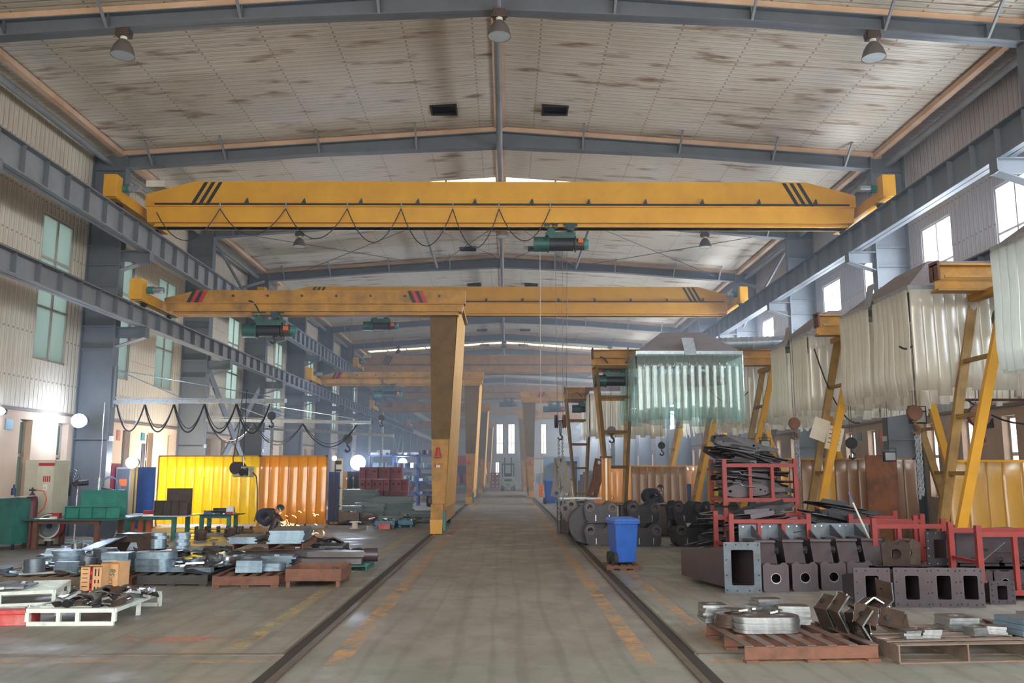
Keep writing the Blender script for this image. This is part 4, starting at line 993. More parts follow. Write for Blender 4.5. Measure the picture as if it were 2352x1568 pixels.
# machined arm on a teal pallet
steel_pallet('teal pallet under the machined steel arms', (-3.95, 15.5, 0), 0, 1.5, .9, .1, TEAL, 5, 'x')
def lever(w, d, h):
    mb = MB(); mb.prism([(-w / 2, -d * .2), (-w * .3, -d / 2), (w * .3, -d / 2), (w / 2, -d * .35), (w / 2, d * .35), (w * .3, d / 2), (-w * .3, d / 2), (-w / 2, d * .2)], 0, h, 'xy'); return mb
for i, (x, y, z, rz) in enumerate(((-3.2, 15.75, .11, 0), (-3.25, 16.15, .11, .1), (-3.15, 15.95, .215, -.05))):
    tag(lever(1.3, .36, .10).build('forged_lever', mat('lever_steel', (104, 100, 104), .4, .3, (84, 74, 68), 3), loc=(x, y, z), bevel=.008), 'flat machined steel lever on the teal pallet', 'lever', 'machined levers on the teal pallet').rotation_euler = (0, 0, rz)
put('can', .24, .24, .24, DSTEEL2, (-2.55, 15.9, .25), (0, PI / 2, .1), 'steel_roller', 'flared dark roller end sticking out at the right of the teal pallet', 'roller', None)
for i in range(4): put('rect', 1.7, .1, .03, MSTEEL, (-4.0 + .05 * i, 18.0 + .14 * i, .02 + .03 * i), -.5, 'steel_bar', 'long flat bar lying diagonally behind the tall plate stack', 'bar', 'diagonal bars')
steel_pallet('thin black pallet with dark channel offcuts by the aisle', (-4.9, 19.2, 0), .05, 1.35, .9, .13, mat('black_pallet', (52, 54, 58)), 7, 'x')
pile(20, ['channel', 'angle', 'rect'], -4.7, -3.8, 19.3, 20.0, .15, .14, 'dark channel offcut heaped on the thin black pallet', 'channel offcuts on the black pallet', 'channel_offcut', 'offcut', (.2, .4), (BROWN, DSTEEL), .3)
# trapezoid bracket
t = thing('steel_frame_part', 'dark trapezoid welded frame lying before the green table', 'metal frame', (-7.55, 17.6, 0), -.1)
tz = [(-.55, 0), (.55, 0), (.62, .22), (.3, .48), (-.22, .48), (-.5, .2)]
for y in (0, .42): MB().plate(tz, [[(-.28, .06), (.30, .06), (.2, .34), (-.14, .34)]], y, y + .03).build('side_plate', BROWN, t)
MB().box(-.24, .32, -.02, .48, .48, .50).build('top_plate', DSTEEL, t); MB().bar((.64, .22, .22), (.31, .22, .49), .5, .02, (1, 0, 1)).build('end_plate', BROWN, t)
tag(MB().box(-.17, .17, -.15, .15, 0, .32).box(-.03, .03, -.02, .02, .32, .36).build('square_block', DSTEEL2, loc=(-5.65, 17.1, 0), bevel=.02), 'square dark block with a lifting handle standing among low plates', 'metal block')
# row of H-section blocks
for i, px in enumerate((440, 462, 490, 512, 536, 566, 690)):
    q = atz(px, 1222 if i < 6 else 1216)
    tag(MB().box(-.14, -.12, -.12, .12, 0, .17).box(.12, .14, -.12, .12, 0, .17).box(-.12, .12, -.12, .12, .08, .1).build('beam_offcut', BROWN, loc=(q.x, q.y, 0)), 'short H-section offcut standing in the row before the yellow curtain', 'beam offcut', 'H-section offcuts')
# --- left workshop furniture
def table(label, x0, x1, y0, y1, h, m, lm=RUST, legs=4, cat='workbench'):
    t = thing('workbench', label, cat, ((x0 + x1) / 2, (y0 + y1) / 2, 0)); w = (x1 - x0) / 2; d = (y1 - y0) / 2
    MB().box(-w, w, -d, d, h - .03, h).build('table_top', m, t)
    for x in (-w * .7, w * .6):
        for y in (-d * .8, d * .8): MB().box(x - .05, x + .05, y - .05, y + .05, 0, h - .03).build('leg', lm, t)
    MB().box(-w * .7, w * .6, -d * .8 - .03, -d * .8 + .03, h - .11, h - .03).build('apron', lm, t)
    return t
table('long green steel workbench with rusty legs', -11.0, -8.85, 19.9, 21.4, .66, mat('bench_green', (48, 96, 84), .5, .1), RUST)
def trough(label, x, y, z, w, h, m, rz=0, back=.35, nr=4, group=None):
    t = thing('steel_trough', label, 'steel box', (x, y, z), rz, group)
    MB().box(0, w, 0, .015, 0, h).box(0, w, .0, .5, 0, .012).box(0, .012, 0, .5, 0, h * .8).build('tray', m, t)
    MB().box(.1, w - .05, .5, .515, 0, h + back).build('back_plate', m, t)
    for i in range(nr): MB().box(w * (i + .0) / nr, w * i / nr + .012, -.08, 0, 0, h).build('rib', m, t)
    MB().box(-.01, w + .01, -.08, .01, h - .015, h).build('flange', m, t)
    return t
trough('turquoise ribbed steel trough on the green workbench', -10.1, 20.2, .66, 1.2, .28, mat('turquoise', (48, 140, 126), .5, .1, (38, 98, 90), 5), .04)
put('rect', .16, .12, .12, REDP, (-10.35, 20.3, .66), 0, 'small_red_box', 'small red box at the end of the turquoise trough', 'box', None, REDP)
put('rect', .12, .1, .05, PAPER, (-10.3, 20.05, .66), 0, 'paper_roll', 'white roll lying on the green workbench', 'roll', None, PAPER)
for q in range(3): put('rect', .3, .06, .02, DSTEEL, (-10.7 + .12 * q, 20.1, .66), .2 * q, 'hand_tool', 'dark hand tool lying on the green workbench', 'tool', 'tools on the green bench')
t2 = table('workbench with a white top and blue-green legs carrying brown steel boxes', -10.0, -8.2, 22.6, 23.8, .60, mat('white_top', (206, 210, 208), .4, .1), TEAL)
trough('brown ribbed steel trough with a tall plate behind on the white-topped bench', -9.1, 22.8, .60, .82, .38, BROWN, .02, .3)
for i in range(5): put('rect', .18, .06, .02, BLACK if i < 3 else BSTEEL, (-9.85 + .17 * i, 22.85, .60), .1 * i, 'hand_tool', 'small tool lying on the white-topped bench', 'tool', 'tools on the white bench')
put('rect', .32, .2, .1, REDP, (-9.45, 23.4, .60), 0, 'red_tray', 'dark red tray on the white-topped bench', 'tray', None, REDP)
for i in range(3): tag(MB().box(-.05, .05, -.05, .05, 0, .5).box(-.03, .03, -.07, .07, .5, .53).build('screw_jack', ORANGE, loc=(-9.75 + .22 * i, 23.0, 0)), 'orange post standing under the white-topped bench', 'jack', 'orange posts under the bench')
table('small dark green workbench before the yellow curtain', -8.95, -7.75, 25.3, 26.1, .50, DGREEN, TEAL)
wb = tag(MB().box(-.1, .1, -.06, .06, 0, .22).build('carton', PAPER, loc=(-8.0, 25.5, .5)), 'small white and red carton standing on the dark green bench', 'carton'); MB().box(-.1, .1, -.062, -.06, 0, .07).build('red_band', REDP, wb)
tag(MB().lathe([(.0, .1), (.1, .09), (.15, .05), (.16, 0)], 14).build('hard_hat', mat('hat_blue', (66, 98, 140), .3), loc=(-8.65, 25.6, .5), smooth=True), 'blue dome-shaped cap on the dark green bench', 'cap')
for i in range(7): put('rect', .14, .05, .03, random.choice((BSTEEL, DSTEEL, PLASTW)), (-8.55 + .09 * i, 25.45 + .03 * (i % 3), .5), .5 * i, 'hand_tool', 'small tool on the dark green bench', 'tool', 'tools on the dark green bench')
trough('dark green curved tray at the back of the dark green bench', -8.8, 25.6, .5, .8, .1, DGREEN, 0, .05, 0)
# cabinets along the left wall
t = thing('electrical_cabinet', 'tall grey-beige electrical cabinet with red marks and a warning label', 'cabinet', (-11.2, 21.0, 0), -.12)
MB().box(-.38, .38, 0, .6, 0, 2.0).build('body', mat('cabinet_grey', (196, 192, 170), .5, 0, (170, 164, 146), 2), t, bevel=.01)
MB().box(-.04, .38, -.02, 0, .04, 1.96).build('door', mat('cabinet_door', (206, 202, 182), .5), t); MB().box(-.02, .38, -.03, 0, 1.86, 1.93).build('red_strip', REDP, t)
for i in range(4): MB().box(.12 + .05 * i, .15 + .05 * i, -.025, -.02, 1.48, 1.62).build('red_mark', REDP, t)
MB().box(.13, .24, -.025, -.02, 1.28, 1.42).build('warning_label', PAPER, t); MB().prism([(.16, 1.32), (.21, 1.32), (.185, 1.37)], -.028, -.025).build('warning_triangle', YEL, t)
t = thing('metal_cupboard', 'green steel cupboard with ajar doors at the left edge, papers on top', 'cupboard', (-11.35, 19.75, 0), -.15)
gm = mat('cupboard_green', (44, 116, 108), .5, 0, (30, 74, 72), 2.5, .7)
MB().box(-.5, .36, 0, .5, .12, 1.12).build('body', gm, t); MB().box(-.05, .36, -.03, 0, .14, 1.08).build('door', gm, t); MB().box(-.5, -.09, -.03, 0, .14, 1.08).build('door', gm, t)
for x in (-.46, .3): MB().box(x, x + .05, .05, .1, 0, .12).box(x, x + .05, .4, .45, 0, .12).build('leg', DSTEEL, t)
for i in range(9): put('rect', .3, .21, .004, PAPER, (-11.4 + .07 * i, 19.95 + .03 * (i % 3), 1.125 + .006 * i), .3 * i, 'paper_sheet', 'loose paper sheet on top of the green cupboard', 'paper', 'papers on the green cupboard', PAPER)
tag(MB().box(-.12, .12, -.1, .1, 0, .2).build('small_carton', CARD, loc=(-11.75, 19.95, 1.19)), 'small brown carton on the green cupboard', 'carton')
tag(MB().lathe([(0, .16), (.08, .15), (.14, .08), (.15, 0), (.1, -.04)], 14).build('welding_helmet', BLACK, loc=(-11.75, 19.95, 1.44), smooth=True), 'black welding helmet on the carton at the left edge', 'helmet')
tag(MB().cyl((0, 0, 0), (0, 0, .16), .05, 12).cyl((0, 0, .16), (0, 0, .24), .02, 10).build('bottle', BLUED, loc=(-11.25, 20.05, 1.19), smooth=True), 'dark bottle on the green cupboard', 'bottle')
t = thing('gas_cylinder', 'dark red gas cylinder with an orange hose beside the green cupboard', 'gas cylinder', (-10.98, 20.35, 0))
MB().lathe([(.0, 0), (.13, 0), (.135, .03), (.135, 1.02), (.11, 1.14), (.05, 1.2), (.03, 1.24), (0, 1.24)], 20).build('body', mat('maroon', (96, 36, 42), .5, 0, (70, 34, 36), 4), t, smooth=True)
MB().cyl((0, 0, 1.22), (0, 0, 1.36), .022, 8).cyl((-.08, 0, 1.3), (.08, 0, 1.3), .018, 8).build('valve', BLACK, t)
MB().tube([(.08, 0, 1.3), (.25, .02, 1.28), (.32, .03, 1.1), (.28, .03, .9), (.15, .03, .75)], .014, 6).build('hose', ORANGE, t)
t = thing('drum_fan', 'round white and red drum fan standing under the green workbench', 'fan', (-10.72, 20.75, 0))
Mf = Matrix.Translation((0, 0, .46)) @ Matrix.Rotation(PI / 2, 4, 'X')
MB().lathe([(.25, -.1), (.28, -.1), (.285, 0), (.28, .1), (.25, .1)], 28, Mf).build('ring', WHITEP, t, smooth=True)
MB().lathe([(.285, -.09), (.30, -.06), (.30, .06), (.285, .09)], 28, Mf).build('red_rim', REDP, t, smooth=True)
MB().lathe([(0, -.02), (.25, 0)], 28, Mf).build('grille_disc', GALV, t); MB().cyl((0, -.06, .46), (0, -.02, .46), .06, 14).build('hub', BLUED, t)
MB().box(-.08, .08, -.08, .08, .12, .2).build('neck', PLASTW, t); MB().cyl((0, 0, 0), (0, 0, .12), .09, 14).box(-.25, .25, -.03, .03, 0, .04).build('base', BLACK, t)
t = thing('pedestal_fan', 'grey pedestal fan beside the electrical cabinet', 'fan', (-10.75, 22.0, 0))
MB().cyl((0, 0, 0), (0, 0, .05), .2, 18).cyl((0, 0, .05), (0, 0, 1.42), .025, 8).build('stand', GALV, t)
Mf = Matrix.Translation((-.12, -.05, 1.42)) @ Matrix.Rotation(-.6, 4, 'Z') @ Matrix.Rotation(PI / 2, 4, 'X'); mb = MB()
for r in (.12, .2, .28, .36): mb.tube([Mf @ Vector((r * math.cos(2 * PI * i / 24), r * math.sin(2 * PI * i / 24), 0)) for i in range(25)], .006, 4)
for i in range(16): a = 2 * PI * i / 16; mb.tube([Mf @ Vector((0, 0, .05)), Mf @ Vector((.36 * math.cos(a), .36 * math.sin(a), 0))], .004, 4)
mb.build('cage', DSTEEL2, t); mb = MB()
for i in range(3): a = 2 * PI * i / 3; mb.add([Mf @ Vector((.03 * math.cos(a), .03 * math.sin(a), .03)), Mf @ Vector((.32 * math.cos(a - .3), .32 * math.sin(a - .3), .05)), Mf @ Vector((.32 * math.cos(a + .4), .32 * math.sin(a + .4), .01)), Mf @ Vector((.04 * math.cos(a + 1), .04 * math.sin(a + 1), .02))], ((0, 1, 2, 3),))
mb.build('blades', DSTEEL, t); MB().cyl((-.1, -.05, 1.42), (.2, .12, 1.45), .07, 12).build('motor', BLACK, t, smooth=True)
def locker(name, label, x, y, w, d, h, m, cat='cabinet', door=None):
    t = thing(name, label, cat, (x, y, 0)); MB().box(-w / 2, w / 2, 0, d, 0, h).build('body', m, t, bevel=.008)
    MB().box(-w / 2 + .03, w / 2 - .03, -.015, 0, .06, h - .06).build('door', door or m, t); return t
locker('steel_locker', 'dark red steel locker behind the left column', -11.55, 25.3, .32, .5, 1.95, mat('locker_red', (124, 32, 48), .5))
k_ = locker('welding_cabinet', 'grey cabinet with an orange label under the glaring arc', -11.12, 25.4, .42, .5, 1.85, mat('cab2', (140, 140, 140), .5), door=mat('cab2d', (84, 84, 92), .4))
MB().box(-.1, .12, -.02, -.015, 1.3, 1.5).build('orange_label', ORANGE, k_); MB().box(-.1, .08, -.02, -.015, .9, 1.2).build('paper_label', PAPER, k_)
locker('blue_partition', 'upright blue steel panel left of the yellow curtain', -11.1, 26.9, .62, .05, 1.85, BLUE, 'panel', BLUE)
tag(MB().box(-.35, .35, -.02, .02, 0, 1.3).build('dark_sheet', mat('sheet_slate', (84, 96, 106), .6), loc=(-10.6, 23.0, 0)), 'leaning slate-grey sheet behind the pedestal fan', 'sheet').rotation_euler = (.1, .25, .2)
# floor cloth and plates around the bench
tag(MB().box(-11.3, -9.2, 21.5, 22.5, .001, .006).build('floor_cloth', mat('cloth', (176, 190, 188), .8, 0, (110, 116, 116), 6)), 'pale sheet spread on the floor behind the green workbench', 'sheet')
# notices on the plaster
for i, (px, py, m, w_, h_, lb) in enumerate(((22, 974, mat('teal_sign', (70, 138, 156), .5), .30, .25, 'small teal notice high on the left wall at the edge'), (273, 1000, mat('red_sign', (222, 130, 110), .7), .22, .3, 'red-lettered paper notice on the wall right of the first column'),
        (329, 1003, mat('teal_sign', (70, 138, 156)), .28, .24, 'small teal notice above the dark board'), (329, 1047, DSTEEL2, .26, .8, 'tall dark board on the left wall between narrow windows'))):
    q = atx(px, py, XL + .02); tag(MB().box(0, .02, -w_ / 2, w_ / 2, -h_ / 2, h_ / 2).build('wall_notice', m, loc=(XL + .0, q.y, q.z)), lb, 'sign')
for i, (px, py, m, w_, h_, lb) in enumerate(((1973, 1003, mat('teal_sign', (70, 138, 156)), .3, .25, 'small teal notice on the right wall'), (2026, 1002, mat('red_sign', (222, 130, 110)), .26, .36, 'red and white notice on the right wall beside a narrow window'), (2272, 972, BLACK, .3, .22, 'small dark notice on the right wall near the edge'))):
    q = atx(px, py, XR - .02); tag(MB().box(-.02, 0, -w_ / 2, w_ / 2, -h_ / 2, h_ / 2).build('wall_notice', m, loc=(XR, q.y, q.z)), lb, 'sign')
# --- curtain booths
def screen(label, x0, x1, y, h, m, fr=YELD, wd=.33, z0=.1, group=None, rz=0.0, mats=None):
    t = thing('curtain_screen', label, 'curtain screen', (x0, y, 0), rz, group); L_ = x1 - x0
    MB().box(0, .05, -.02, .02, 0, h).box(L_ - .05, L_, -.02, .02, 0, h).box(0, L_, -.02, .02, h - .05, h).box(-.02, .07, -.3, .3, 0, .03).box(L_ - .07, L_ + .02, -.3, .3, 0, .03).build('frame', fr, t)
    n = max(2, round(L_ / wd * 1.15))
    for i in range(n): strip(t, L_ * (i + .5) / n, -.03 - .012 * (i % 2), h - .04, wd, round(h - .04 - z0, 2), mats[i % len(mats)] if mats else m, 0, random.uniform(-.012, .012))
    return t
screen('bright yellow strip curtain screen, its left part glowing', -10.95, -7.75, 27.5, 2.22, CYL)
screen('amber orange strip curtain screen joined to the yellow one', -7.72, -5.62, 27.4, 2.22, COR)
screen('sooty amber strip screen behind the rust-coloured rack', 6.2, 10.2, 21.7, 2.05, CRO, mats=(CRO, CRO, CYO, CRO), group='amber screens on the right')
screen('orange-yellow screen at the right edge of the photo', 8.45, 11.2, 16.6, 1.95, CYO, YEL, .42, group='amber screens on the right')
screen('rusty brown screen in the distance beyond the dark buckets', 4.6, 6.6, 32.0, 1.9, CRO, mats=(CRO,), group='amber screens on the right')
screen('small bright yellow screen beside the red rack', 6.6, 7.3, 28.6, 1.8, CYL, group='amber screens on the right')
screen('far amber screen deep on the right', 4.4, 9.8, 44.0, 2.0, COR, group='amber screens on the right')
tag(MB().prism(rrect(-.38, .38, 0, 2.1, .06), -.02, .02).build('rusty_board', mat('board_rust', (140, 88, 56), .8, 0, (66, 48, 44), 1.6, .9), loc=(9.15, 21.2, .02)), 'rusty brown board with a sooty patch hung on the amber screen', 'board')
tag(MB().prism(rect(-.36, .36, 0, 1.15), -.02, .02).build('rusty_board', mat('board_grey', (88, 80, 68), .8, 0, (70, 62, 56), 3), loc=(6.45, 20.9, .02)), 'grey speckled board leaning at the left end of the sooty screen', 'board')
t = thing('curtain_roll', 'glossy orange rolled strip curtain standing before the ladder tower', 'rolled curtain', (2.48, 21.6, .0))
MB().cyl((0, 0, .55), (0, 0, 2.05), .12, 14).build('roll', COR, t, smooth=True); MB().box(-.14, .14, -.14, .14, 2.05, 2.1).cyl((0, 0, 0), (0, 0, 2.05), .03, 8).build('post', RUST, t)
# ------------------------------------------------------------------ right-hand side
t = steel_pallet('rust-brown slatted steel pallet in the right foreground, nearest the rail', (2.20, 8.28, 0), .06, 1.27, 1.2, .15, mat('pallet_brown', (106, 88, 80), .7, 0, (78, 62, 56), 5), 7, 'y', RUSTO)
t = steel_pallet('weathered steel pallet with slats running across, right of the slatted one', (3.60, 8.2, 0), .08, 1.33, 1.0, .17, mat('pallet_grey', (124, 108, 96), .7, 0, (88, 72, 64), 5), 6, 'x')
steel_pallet('dark pallet under rounded thick plates at the right edge', (5.0, 8.6, 0), .02, 1.4, 1.1, .15, mat('pallet_brown', (0, 0, 0)), 7, 'y')
stack('oval', .66, .34, .03, 5, BROWN, 2.62, 9.0, .155, .05, 'large bright-edged oval plate in the stack on the slatted pallet', 'oval plates on the slatted pallet', .01, spread=.03)
stack('ring', .34, .34, .025, 5, BROWN, 2.35, 9.28, .155, 0, 'round bright-edged plate behind the oval plates', 'round plates on the slatted pallet', .02)
stack('hole', .26, .26, .025, 7, BROWN, 2.22, 9.55, .155, .1, 'square plate with a hole at the back left of the slatted pallet', 'square plates back left', .012)
stack('rect', .32, .20, .025, 7, BROWN, 3.05, 9.45, .155, -.1, 'bright-edged rectangular plate at the back right of the slatted pallet', 'rectangular plates back right', .02)
stack('rect', .28, .18, .025, 9, BROWN, 2.8, 9.6, .155, .3, 'small plate in the tallest stack on the slatted pallet', 'tallest plate stack on the slatted pallet', .02)
pile(8, ['rect', 'hook'], 2.35, 2.9, 9.0, 9.4, .31, .02, 'small brown offcut on top of the oval plates', 'offcuts on the oval plates', 'steel_offcut', 'offcut', (.1, .2), (BROWN,), .1)
stack('hole', .30, .30, .03, 4, BROWN, 4.55, 9.0, .175, .1, 'square plate with a round hole, top of the taller stack on the weathered pallet', 'holed plates on the weathered pallet', .01)
stack('rect', .16, .12, .025, 3, BROWN, 3.85, 8.5, .175, .1, 'small plate at the front left of the weathered pallet', 'front small plates', .01)
stack('hole', .17, .14, .025, 3, BROWN, 4.05, 8.55, .175, -.1, 'small holed plate beside the front small plates', 'front holed plates', .01)
stack('hole', .17, .14, .025, 3, BROWN, 4.55, 8.65, .175, .3, 'small holed plate right of the middle of the weathered pallet', 'middle holed plates', .01)
stack('rect', .17, .14, .025, 3, BROWN, 4.78, 8.72, .175, -.3, 'small plate at the right of the weathered pallet', 'right small plates', .01)
stack('hook', .8, .5, .05, 3, MSTEEL, 5.35, 9.0, .155, .3, 'thick curved dark plate at the right edge of the photo', 'thick curved plates', .03)
stack('oval', .9, .5, .07, 3, MSTEEL, 5.75, 8.9, .155, -.2, 'thick rounded plate with a bright rim at the right edge', 'thick rounded plates', .03)
# bent brackets
HOLE_DARK = mat('inner_dark', (30, 28, 32), .7)
def bent_bracket(label, loc, rot, w=.34, m=BROWN):
    t = thing('bent_bracket', label, 'bracket', loc, 0, 'bent brackets heaped between the pallets'); t.scale = (.82, .82, .82); t.rotation_euler = rot
    e = .014; mb = MB(); a = .26
    P_ = [(-w / 2 - .10, .20), (-w / 2, 0), (w / 2, 0), (w / 2 + .10, .20)]
    for (x0, z0), (x1, z1) in zip(P_[:-1], P_[1:]):
        d = Vector((x1 - x0, 0, z1 - z0)).normalized(); n = Vector((-d.z, 0, d.x)) * e
        vs = [Vector((x0, y, z0)) for y in (-a / 2, a / 2)] + [Vector((x1, y, z1)) for y in (-a / 2, a / 2)]
        mb.add(vs + [v + n for v in vs], ((0, 1, 3, 2), (4, 6, 7, 5), (0, 4, 5, 1), (2, 3, 7, 6), (0, 2, 6, 4), (1, 5, 7, 3)))
    mb.build('plate', m, t)
    mb = MB()
    for (x0, z0), (x1, z1) in zip(P_[:-1], P_[1:]):
        for y in (-a / 2 - .002, a / 2 + .002): mb.bar((x0, y, z0 + .006), (x1, y, z1 + .006), .004, .018)
    mb.build('cut_edge', BSTEEL, t)
    for s in (-1, 1):
        MB().cyl((s * (w / 2 + .035), .04, .10), (s * (w / 2 + .075), .04, .095), .03, 12).build('bolt_hole', HOLE_DARK, t)
    return t
BB = [((3.35, 8.9, .30), (.1, 1.1, .2)), ((3.42, 9.05, .28), (0, 1.15, .3)), ((3.3, 9.2, .26), (0, 1.2, .25)), ((3.62, 8.75, .30), (.2, .3, 1.2)), ((3.72, 9.05, .50), (.2, 2.6, .2)), ((3.95, 9.0, .48), (.1, -.6, .3)), ((3.85, 8.8, .27), (1.2, .1, .2)),
      ((3.55, 8.6, .22), (.3, 1.0, .2)), ((4.0, 8.9, .25), (.2, .2, 1.4)), ((3.6, 9.3, .26), (0, 1.0, .1))]
WB = ['leftmost', 'second from the left', 'third from the left', 'lower middle', 'topmost, tent-shaped', 'upper right, tilted up', 'lower right front', 'frontmost', 'far right', 'rearmost']
for (lc, rt), wname in zip(BB, WB): lc = (3.52 + (lc[0] - 3.6) * .72, lc[1] + .05, lc[2] * .78); bent_bracket(f'bent brown steel bracket, {wname} in the heap between the two pallets', lc, rt)
# box housings with end flanges
HOLE_DARK = mat('inner_dark', (30, 28, 32), .7)
def bolts(mb, w, h, y, n=4, r=.012):
    for i in range(n):
        for x in (-w / 2 + .035, w / 2 - .035): mb.cyl((x, y - .003, .04 + (h - .08) * i / (n - 1)), (x, y - .001, .04 + (h - .08) * i / (n - 1)), r, 8)
    for i in range(1, 3):
        for z in (.035, h - .035): mb.cyl((-w / 2 + w * i / 3, y - .003, z), (-w / 2 + w * i / 3, y - .001, z), r, 8)
def box_tube(mb, w, h, y0, y1, w2, h2, zoff=0, th=.015, dx=0.0):
    a = [(-w / 2, y0, 0), (w / 2, y0, 0), (w / 2, y0, h), (-w / 2, y0, h)]; b = [(-w2 / 2 + dx, y1, zoff), (w2 / 2 + dx, y1, zoff), (w2 / 2 + dx, y1, zoff + h2), (-w2 / 2 + dx, y1, zoff + h2)]
    ai = [(x * (1 - 2 * th / w), y, z * (1 - 2 * th / h) + th) for x, y, z in a]; bi = [(x * .93, y, z * .93 + th) for x, y, z in b]
    mb.add(a + b + ai + bi, ((0, 1, 5, 4), (1, 2, 6, 5), (2, 3, 7, 6), (3, 0, 4, 7), (8, 12, 13, 9), (9, 13, 14, 10), (10, 14, 15, 11), (11, 15, 12, 8), (0, 8, 9, 1), (1, 9, 10, 2), (2, 10, 11, 3), (3, 11, 8, 0), (4, 5, 6, 7)))
    return mb
def flanged_box(label, x, y, w, h, hw, hh, depth, m, rz=0, group=None, dx=0.0):
    t = thing('box_section', label, 'box section', (x, y, 0), rz, group)
    zc = h * .5
    MB().plate(rect(-w / 2, w / 2, 0, h), [rrect(-hw / 2, hw / 2, zc - hh / 2, zc + hh / 2, .02, 3)], 0, .022, 'xz').build('flange', m, t)
    box_tube(MB(), hw + .06, hh + .1, .022, depth, hw, hh * .8, .02, .014, dx).build('body', DSTEEL2, t).location.z = zc - (hh + .1) / 2
    b = MB(); bolts(b, w, h, 0); b.build('bolt_holes', HOLE_DARK, t); return t
q = atz(1708, 1362)
flanged_box('large box section with a bolted flange and rectangular opening, nearest the blue bin', q.x, q.y, .53, .72, .32, .5, 1.5, MSTEEL, -.05, None, -.5)
def foot_housing(label, x, y, rz, m=DSTEEL2):
    t = thing('boom_housing', label, 'housing', (x, y, 0), rz, 'housings with round holes in a row')
    w, h = .37, .42
    outer = [(-w / 2, .03), (-w / 2 + .03, 0), (w / 2 - .03, 0), (w / 2, .03), (w / 2, h - .04), (w / 2 - .05, h), (.10, h), (.06, h - .03), (-.06, h - .03), (-.10, h), (-w / 2 + .05, h), (-w / 2, h - .04)]
    MB().plate(outer, [circ(0, h * .47, .065, 20)], 0, .02, 'xz').build('end_plate', m, t)
    MB().plate([(a * .97, b * .98) for a, b in circ(0, h * .47, .078, 20)], [circ(0, h * .47, .066, 20)], -.003, .0, 'xz').build('hole_rim', BSTEEL, t)
    box_tube(MB(), .28, h - .1, .02, .5, .28, h - .1, 0, .012).build('lower_body', m, t).location.z = .04
    MB().add([(-.16, .45, h - .08), (.14, .45, h - .08), (.14, .62, .66), (-.16, .62, .66), (-.16, 1.5, .10), (.14, 1.5, .10), (.14, 1.5, .66), (-.16, 1.5, .66)],
             ((0, 1, 2, 3), (3, 2, 6, 7), (0, 3, 7, 4), (1, 5, 6, 2), (4, 7, 6, 5), (0, 4, 5, 1))).build('upper_body', m, t)
    MB().box(-.17, .15, .58, .75, .66, .69).build('top_rim', m, t)
    MB().cyl((.10, .38, .56), (.13, .36, .56), .05, 14).cyl((.13, .36, .56), (.14, .355, .56), .025, 12).build('lug', DSTEEL, t)
    MB().add([(-.02, .7, .68), (-.02, 1.45, .68), (-.02, 1.45, .86), (.0, .7, .68), (.0, 1.45, .68), (.0, 1.45, .86)], ((0, 1, 2), (3, 5, 4), (0, 2, 5, 3), (1, 4, 5, 2))).build('rib', m, t)
    MB().box(-.22, .22, 1.45, 1.48, .08, .88).build('rear_flange', MSTEEL, t)
    b = MB(); 
    for i in range(3): b.cyl((-.15 + .15 * i, 1.445, .84), (-.15 + .15 * i, 1.449, .84), .014, 8)
    b.build('bolt_holes', BSTEEL, t); return t
q0 = atz(1784, 1360); f0 = None
NM = ['leftmost, beside the large flanged box', 'second from the left', 'third from the left', 'fourth, its lower plate partly hidden', 'fifth, the last before the red rack']
for i, px in enumerate((1784, 1851, 1917, 1978, 2038)):
    q = atz(px, 1360 - i * 2)
    lb = f'dark box housing with a round-hole end plate, {NM[i]}'
    if f0 is None: f0 = foot_housing(lb, q.x, q.y, -.06)
    else: dup(f0, (q.x, q.y, 0), -.06 - .01 * i, lb)
for i, (px, w, nm) in enumerate(((2007, .47, 'leftmost of the front row'), (2099, .46, 'second of the front row'), (2172, .37, 'third of the front row'), (2234, .32, 'fourth of the front row'))):
    q = atz(px, 1395); flanged_box(f'violet-grey flanged box section with rectangular opening, {nm}', q.x, q.y, w, .50, .17, .30, .9, DSTEEL2, -.04 - .05 * i, None)
q = atz(2305, 1388); flanged_box('small flanged box section at the right edge', q.x, q.y, .34, .30, .13, .18, .6, DSTEEL2, 0)
for i, px in enumerate((2290, 2345, 2400)):
    q = atz(px, 1372); dup(f0, (q.x, q.y + .35, 0), -.1, f'{("left", "middle", "right")[i]} of three dark box housings behind the small flanged section at the edge', None, .8)
# long boom with flange
t = thing('boom_section', 'long dark boom section with a slotted side and square end flange, right of the housings', 'boom', (zr(2150, 13.05), 13.05, .36), 0)
t.scale = (.8, .8, .75); MB().plate(rect(-.28, .28, 0, .66), [rrect(-.14, .14, .14, .5, .02, 3)], 0, .03, 'xz').build('flange', DSTEEL, t)
MB().box(.1, 2.1, .03, .5, .05, .6).build('body', DSTEEL2, t); MB().prism([(.2, .6), (2.1, .6), (1.3, .74), (.5, .7)], .05, .1).build('top_rib', MSTEEL, t)
MB().prism(rrect(.65, .88, .27, .33, .03, 3), .022, .032).build('slot', HOLE_DARK, t); MB().bar((.75, .02, .08), (1.2, .02, .45), .02, .012).build('weld_bar', BSTEEL, t); MB().box(1.55, 1.75, .0, .03, .3, .45).box(1.0, 2.1, .0, .03, .25, .26).build('side_block', DSTEEL2, t)
b = MB(); bolts(b, .56, .66, 0, 5); b.build('bolt_holes', BSTEEL, t)
tag(MB().box(5.4, 8.4, 12.95, 13.0, 0, .35).box(5.4, 8.4, 13.7, 13.75, 0, .35).box(5.4, 8.4, 12.95, 13.75, .32, .35).box(5.4, 5.45, 13.0, 13.7, 0, .35).build('low_trestle', DSTEEL), 'low dark trestle carrying the boom section and saddle plates', 'trestle')
